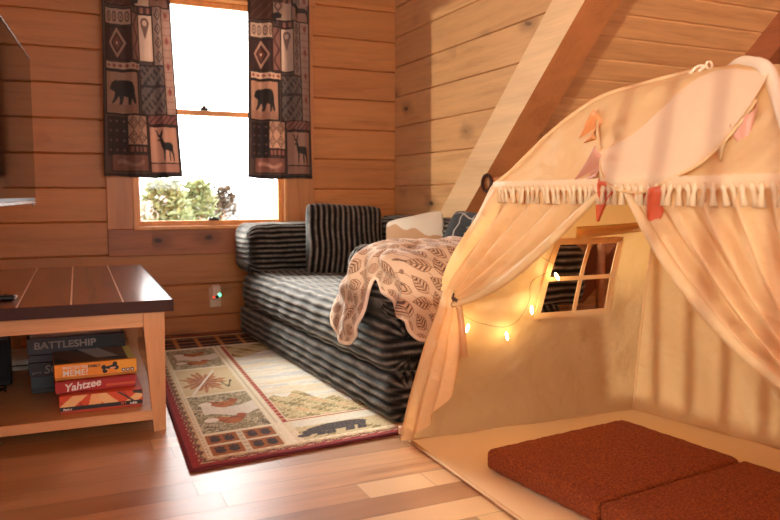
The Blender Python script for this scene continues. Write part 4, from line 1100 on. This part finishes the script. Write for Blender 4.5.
# lace band with tassels
m = MB(); G0 = []
for s_ in np.linspace(.01, .99, 120):
    p = fr_top(s_) + np.array([-.030 * min(1, s_ * 9 + .15), -.003, 0]); b = .0035 * math.sin(s_ * 260)
    G0.append([p + np.array([0, 0, .018 + b * .4]), p + np.array([-.004 - b * .4, 0, .006]), p + np.array([-.003, 0, -.008 - abs(b)])])
m.grid(np.array(G0)); band_ = tpart(m, 'lace_band', M_fringe)
m = MB(); m.tube([(0, 0, 0), (0, 0, -.013), (0, 0, -.021), (.001, 0, -.052)], [.004, .008, .005, .010], 7); tas = m.build('tassel', M_fringe, band_, recalc=False)
for k in range(46):
    s_ = .02 + .96 * k / 45; p = fr_top(s_) + np.array([-.036 * min(1, s_ * 9 + .15), -.004, .002])
    if k == 0: o = tas
    else: o = tas.copy(); COL.objects.link(o); o.parent = band_
    o.location = p; o.rotation_euler = (random.uniform(-.25, .25), random.uniform(-.2, .1), 0)

# ------------------------------------------------------------------ bunting on the tent front
bg = empty('bunting_garland', tuple(hz(0, 1.17)))
bi = Matrix.Translation(tuple(-hz(0, 1.17)))
tag(bg, 'pink and terracotta felt bunting garland strung across the tent front', 'bunting')
def gp(s_, z, off=.02):
    p = panel_pt(3, 0, 1 - s_, z, .012) if z > .3 else None
    c_ = np.array([AP[0], AP[1], z - .35]); d = p - c_; d /= np.linalg.norm(d); return p + d * off
gpts = np.array([gp(.17, 1.15, .004), gp(.33, 1.07), gp(.42, .995), gp(.49, .935, .03), gp(.54, .90, .035), gp(.60, .885, .035), gp(.65, .89, .035), gp(.71, .92, .035), gp(.77, .955, .03), gp(.83, 1.01, .025), gp(.88, 1.06), gp(.92, 1.10)])
gl_ = catmull(gpts, np.linspace(0, len(gpts) - 1, 80))
m = MB(); m.tube([tuple(p) for p in gl_], .0042, 6); o = m.build('cord', M_tent, bg, recalc=False); o.matrix_parent_inverse = bi
def pennant(t_, w, h, mat, tw, lean=0.0, tip=(0, 0, -1), sv=None):
    i = int(t_ / (len(gpts) - 1) * 79); a = gl_[max(0, i - 2)]; b = gl_[min(79, i + 3)]; d = b - a; d /= np.linalg.norm(d); c_ = (a + b) / 2
    nn_ = 9; G_ = np.zeros((nn_, nn_, 3))
    side = np.array([d[0], d[1], d[2] * .6]); side = side if sv is None else np.array(sv); nrm_ = np.cross(side, [0, 0, 1]) if sv is None else np.array([1., 0, 0]); nrm_ /= np.linalg.norm(nrm_) + 1e-6
    for j, v in enumerate(np.linspace(0, 1, nn_)):
        for k, u in enumerate(np.linspace(-1, 1, nn_)):
            ww = w / 2 * (1 - v * .93); G_[j, k] = c_ + side * u * ww + np.array(tip) * v * h + nrm_ * (1 - .85 * v) * (.018 * math.sin(u * 3.5 + tw + v * 2)) + side * lean * v
    m_ = MB(); m_.grid(G_, smooth=True); o_ = m_.build('pennant', mat, bg, recalc=False); o_.matrix_parent_inverse = bi
    md = o_.modifiers.new('s', 'SOLIDIFY'); md.thickness = .002
pennant(.75, .085, .12, M_terra2, .5, 0, (.0, .80, -.45), (0, .1, 1)); pennant(2.3, .085, .13, M_pink, 1.5, 0, (.0, .85, -.40), (0, .1, 1)); pennant(3.6, .095, .11, M_terra, 2.4, 0, (0, .25, -.95))
pennant(6.0, .11, .12, M_terra, .2, .01); pennant(10.2, .12, .10, M_pink, 1.0, 0, (0, -.1, -1)); pennant(8.9, .03, .04, M_tent, 1.0)

# ------------------------------------------------------------------ string lights inside the tent
sl_ = empty('string_light', (1.32, 2.2, .44)); tag(sl_, 'warm fairy lights hanging inside the tent below its window', 'string lights')
sinv = Matrix.Translation((-1.32, -2.2, -.44))
M_bulb = emis('warm_led', (255, 214, 150), 30)
bl_p = []
for s_, z in ((.12, .445), (.29, .405), (.375, .50), (.45, .62)):
    bl_p.append(panel_pt(0, 1, s_, z, .03) + np.array([-.01, -.028, 0]))
wire = np.array([panel_pt(0, 1, .02, .52, .03) + [0, -.03, 0], bl_p[0] + [0, 0, .02], (bl_p[0] + bl_p[1]) / 2 + [0, 0, .012], bl_p[1] + [0, 0, .02], (bl_p[1] + bl_p[2]) / 2 + [0, 0, .0], bl_p[2] + [-.01, 0, .02], bl_p[2] + [.0, 0, .09], bl_p[3] + [.0, 0, .02], bl_p[3] + [-.06, 0, .06]])
m = MB(); m.tube([tuple(p) for p in catmull(wire, np.linspace(0, len(wire) - 1, 60))], .0008, 5); o = m.build('wire', plain('thin_brown_wire', (110, 70, 44), .5), sl_, recalc=False); o.matrix_parent_inverse = sinv
for k, p in enumerate(bl_p):
    m = MB(); a = [-.3, .25, .1, .6][k]; d = np.array([math.sin(a), 0, -math.cos(a)])
    m.tube([p, p + d * .008, p + d * .022, p + d * .030], [.003, .005, .0055, .002], 8); o = m.build('bulb', M_bulb, sl_, recalc=False); o.matrix_parent_inverse = sinv
    ld = bpy.data.lights.new('bulb_glow', 'POINT'); ld.energy = .32; ld.color = (1, .62, .25); ld.shadow_soft_size = .01
    lo_ = bpy.data.objects.new('bulb_glow', ld); COL.objects.link(lo_); lo_.location = tuple(p + np.array([0, -.02, -.012]))

# ------------------------------------------------------------------ folding floor mattress in the tent
fm = empty('folding_mattress', (1.248, 1.965, .012), math.radians(6.0)); tag(fm, 'rust brown fleece folding mattress lying on the tent floor', 'mattress')
def soft(x0, x1, y0, y1, z0, z1, r, mat, name, parent, n_=46):
    G_ = []
    m_ = MB()
    lo_ = np.array([x0, y0, z0]); hi_ = np.array([x1, y1, z1])
    def mapp(p):
        q = np.clip(p, lo_ + r, hi_ - r); d = p - q; l = np.linalg.norm(d)
        if l > 1e-9: p = q + d / l * r
        w = .0006 * (math.sin(p[0] * 90 + p[1] * 40) + math.sin(p[1] * 110 - p[0] * 60) + math.sin(p[0] * 200 + p[2] * 150))
        c_ = (lo_ + hi_) / 2; e = (p - c_) / (hi_ - lo_); p = p.copy(); p[2] += w + (.010 * (1 - (2 * e[0]) ** 2) * (1 - (2 * e[1]) ** 2) if p[2] > c_[2] else 0)
        return p
    for ax in range(3):
        a1, a2 = [k for k in range(3) if k != ax]
        for sd in (0, 1):
            n1 = n_ if a1 != 2 else 12; n2 = n_ if a2 != 2 else 12
            A = np.zeros((n2, n1, 3))
            for j, v in enumerate(np.linspace(0, 1, n2)):
                for i, u in enumerate(np.linspace(0, 1, n1)):
                    p = np.zeros(3); p[ax] = (lo_, hi_)[sd][ax]; p[a1] = lo_[a1] + (hi_[a1] - lo_[a1]) * u; p[a2] = lo_[a2] + (hi_[a2] - lo_[a2]) * v
                    A[j, i] = mapp(p)
            m_.grid(A)
    o_ = m_.build(name, mat, parent, recalc=True)
    return o_
soft(0, .635, -.478, 0, 0, .068, .018, M_fleece, 'panel', fm)
soft(0, .635, -.98, -.485, 0, .068, .018, M_fleece, 'panel', fm)

# ------------------------------------------------------------------ log railing behind the tent, and the railing beside the stairs
lr = empty('log_railing', (2.185, 3.44, 0)); tag(lr, 'peeled log railing with round rail ends under the sloped ceiling, behind the tent', 'railing')
m = MB(); m.tube([(0, 0, .965), (.02, 0, .965), (1.1, 0, .965)], [.030, .036, .036], 18); rl_ = m.build('rail', M_log, lr)
m = MB(); m.tube([(-.012 + .0, .044 * math.cos(a), .965 + .044 * math.sin(a)) for a in np.linspace(0, 2 * PI, 25)], .010, 8); m.build('end_shadow_ring', M_edge, rl_)  # ring put in for shadow and dark stain round the log end
for xx in (.02, .40, .80):
    m = MB(); m.tube([(xx, 0, .0), (xx, 0, .865)], .024, 14); b_ = m.build('baluster', M_log, lr)
    m = MB(); m.tube([(xx, 0, .855), (xx, 0, .885)], .034, 14); m.build('cap', M_edge, b_)

sr = empty('stair_railing', (-.6, -1.3, 0)); tag(sr, 'wooden stair railing with square balusters on the open side of the loft', 'railing')
for k in range(9):
    m = MB(); y = k * .165 - .02; m.box(-.014, .014, y - .016, y + .016, .33, 1.75, b=.003); m.build('baluster', M_log, sr)
m = MB(); m.box(-.025, .025, -.1, 1.50, .29, .335, b=.004); m.build('rail', M_log, sr)
m = MB(); m.box(-.025, .025, -.1, 1.50, 1.75, 1.80, b=.004); m.build('rail', M_log, sr)
for y in (-.1,):
    m = MB(); m.box(-.03, .03, y - .03, y + .03, 0, 1.84, b=.004); m.build('post', M_log, sr)
mb = MB(); mb.box(-.68, -.60, .22, 1.5, 0, .76); struct(mb.build('shade_block', M_left))  # unseen box added to shade the lower tent wall

# ------------------------------------------------------------------ light
w = bpy.data.worlds.new('sky'); S.world = w; w.use_nodes = True; nt2 = w.node_tree; nt2.nodes.clear()
bgd = nt2.nodes.new('ShaderNodeBackground'); bgd.inputs[0].default_value = (.93, .93, .91, 1); bgd.inputs[1].default_value = 8.5
wo = nt2.nodes.new('ShaderNodeOutputWorld'); nt2.links.new(bgd.outputs[0], wo.inputs[0])
SUN_A, SUN_E = 38.0, 6.0
a, e = math.radians(SUN_A), math.radians(SUN_E)
d = Vector((math.cos(a) * math.cos(e), math.sin(a) * math.cos(e), -math.sin(e)))
sd = bpy.data.lights.new('sun', 'SUN'); sd.energy = 1.95; sd.angle = math.radians(.5); sd.color = (1, .90, .72)
so_ = bpy.data.objects.new('sun', sd); COL.objects.link(so_); so_.rotation_euler = d.to_track_quat('-Z', 'Y').to_euler(); so_.location = (-3, -2, 3)

# extra soft sun added to boost the hazy sky light through the window
d = Vector((.30, -1.0, -.50)).normalized()
sd = bpy.data.lights.new('hazy_sky_fill', 'SUN'); sd.energy = 34.0; sd.angle = math.radians(38); sd.color = (1, .96, .88)
so_ = bpy.data.objects.new('hazy_sky_fill', sd); COL.objects.link(so_); so_.rotation_euler = d.to_track_quat('-Z', 'Y').to_euler(); so_.location = (0, 9, 4)

# ------------------------------------------------------------------ camera
cam = bpy.data.cameras.new('camera'); co = bpy.data.objects.new('camera', cam); COL.objects.link(co)
cam.sensor_width = 36; cam.lens = 730 / 780 * 36; cam.clip_start = .02; cam.clip_end = 500
co.location = (0, 0, .9); co.rotation_euler = (math.radians(90 - 5.09), 0, math.radians(-24.76))
cam.dof.use_dof = True; cam.dof.focus_distance = 2.7; cam.dof.aperture_fstop = 3.4
S.camera = co
S.view_settings.view_transform = 'Standard'; S.view_settings.look = 'None'; S.view_settings.gamma = 1; S.view_settings.exposure = -0.06
S.view_settings.use_curve_mapping = False
S.cycles.max_bounces = 10; S.cycles.transparent_max_bounces = 12
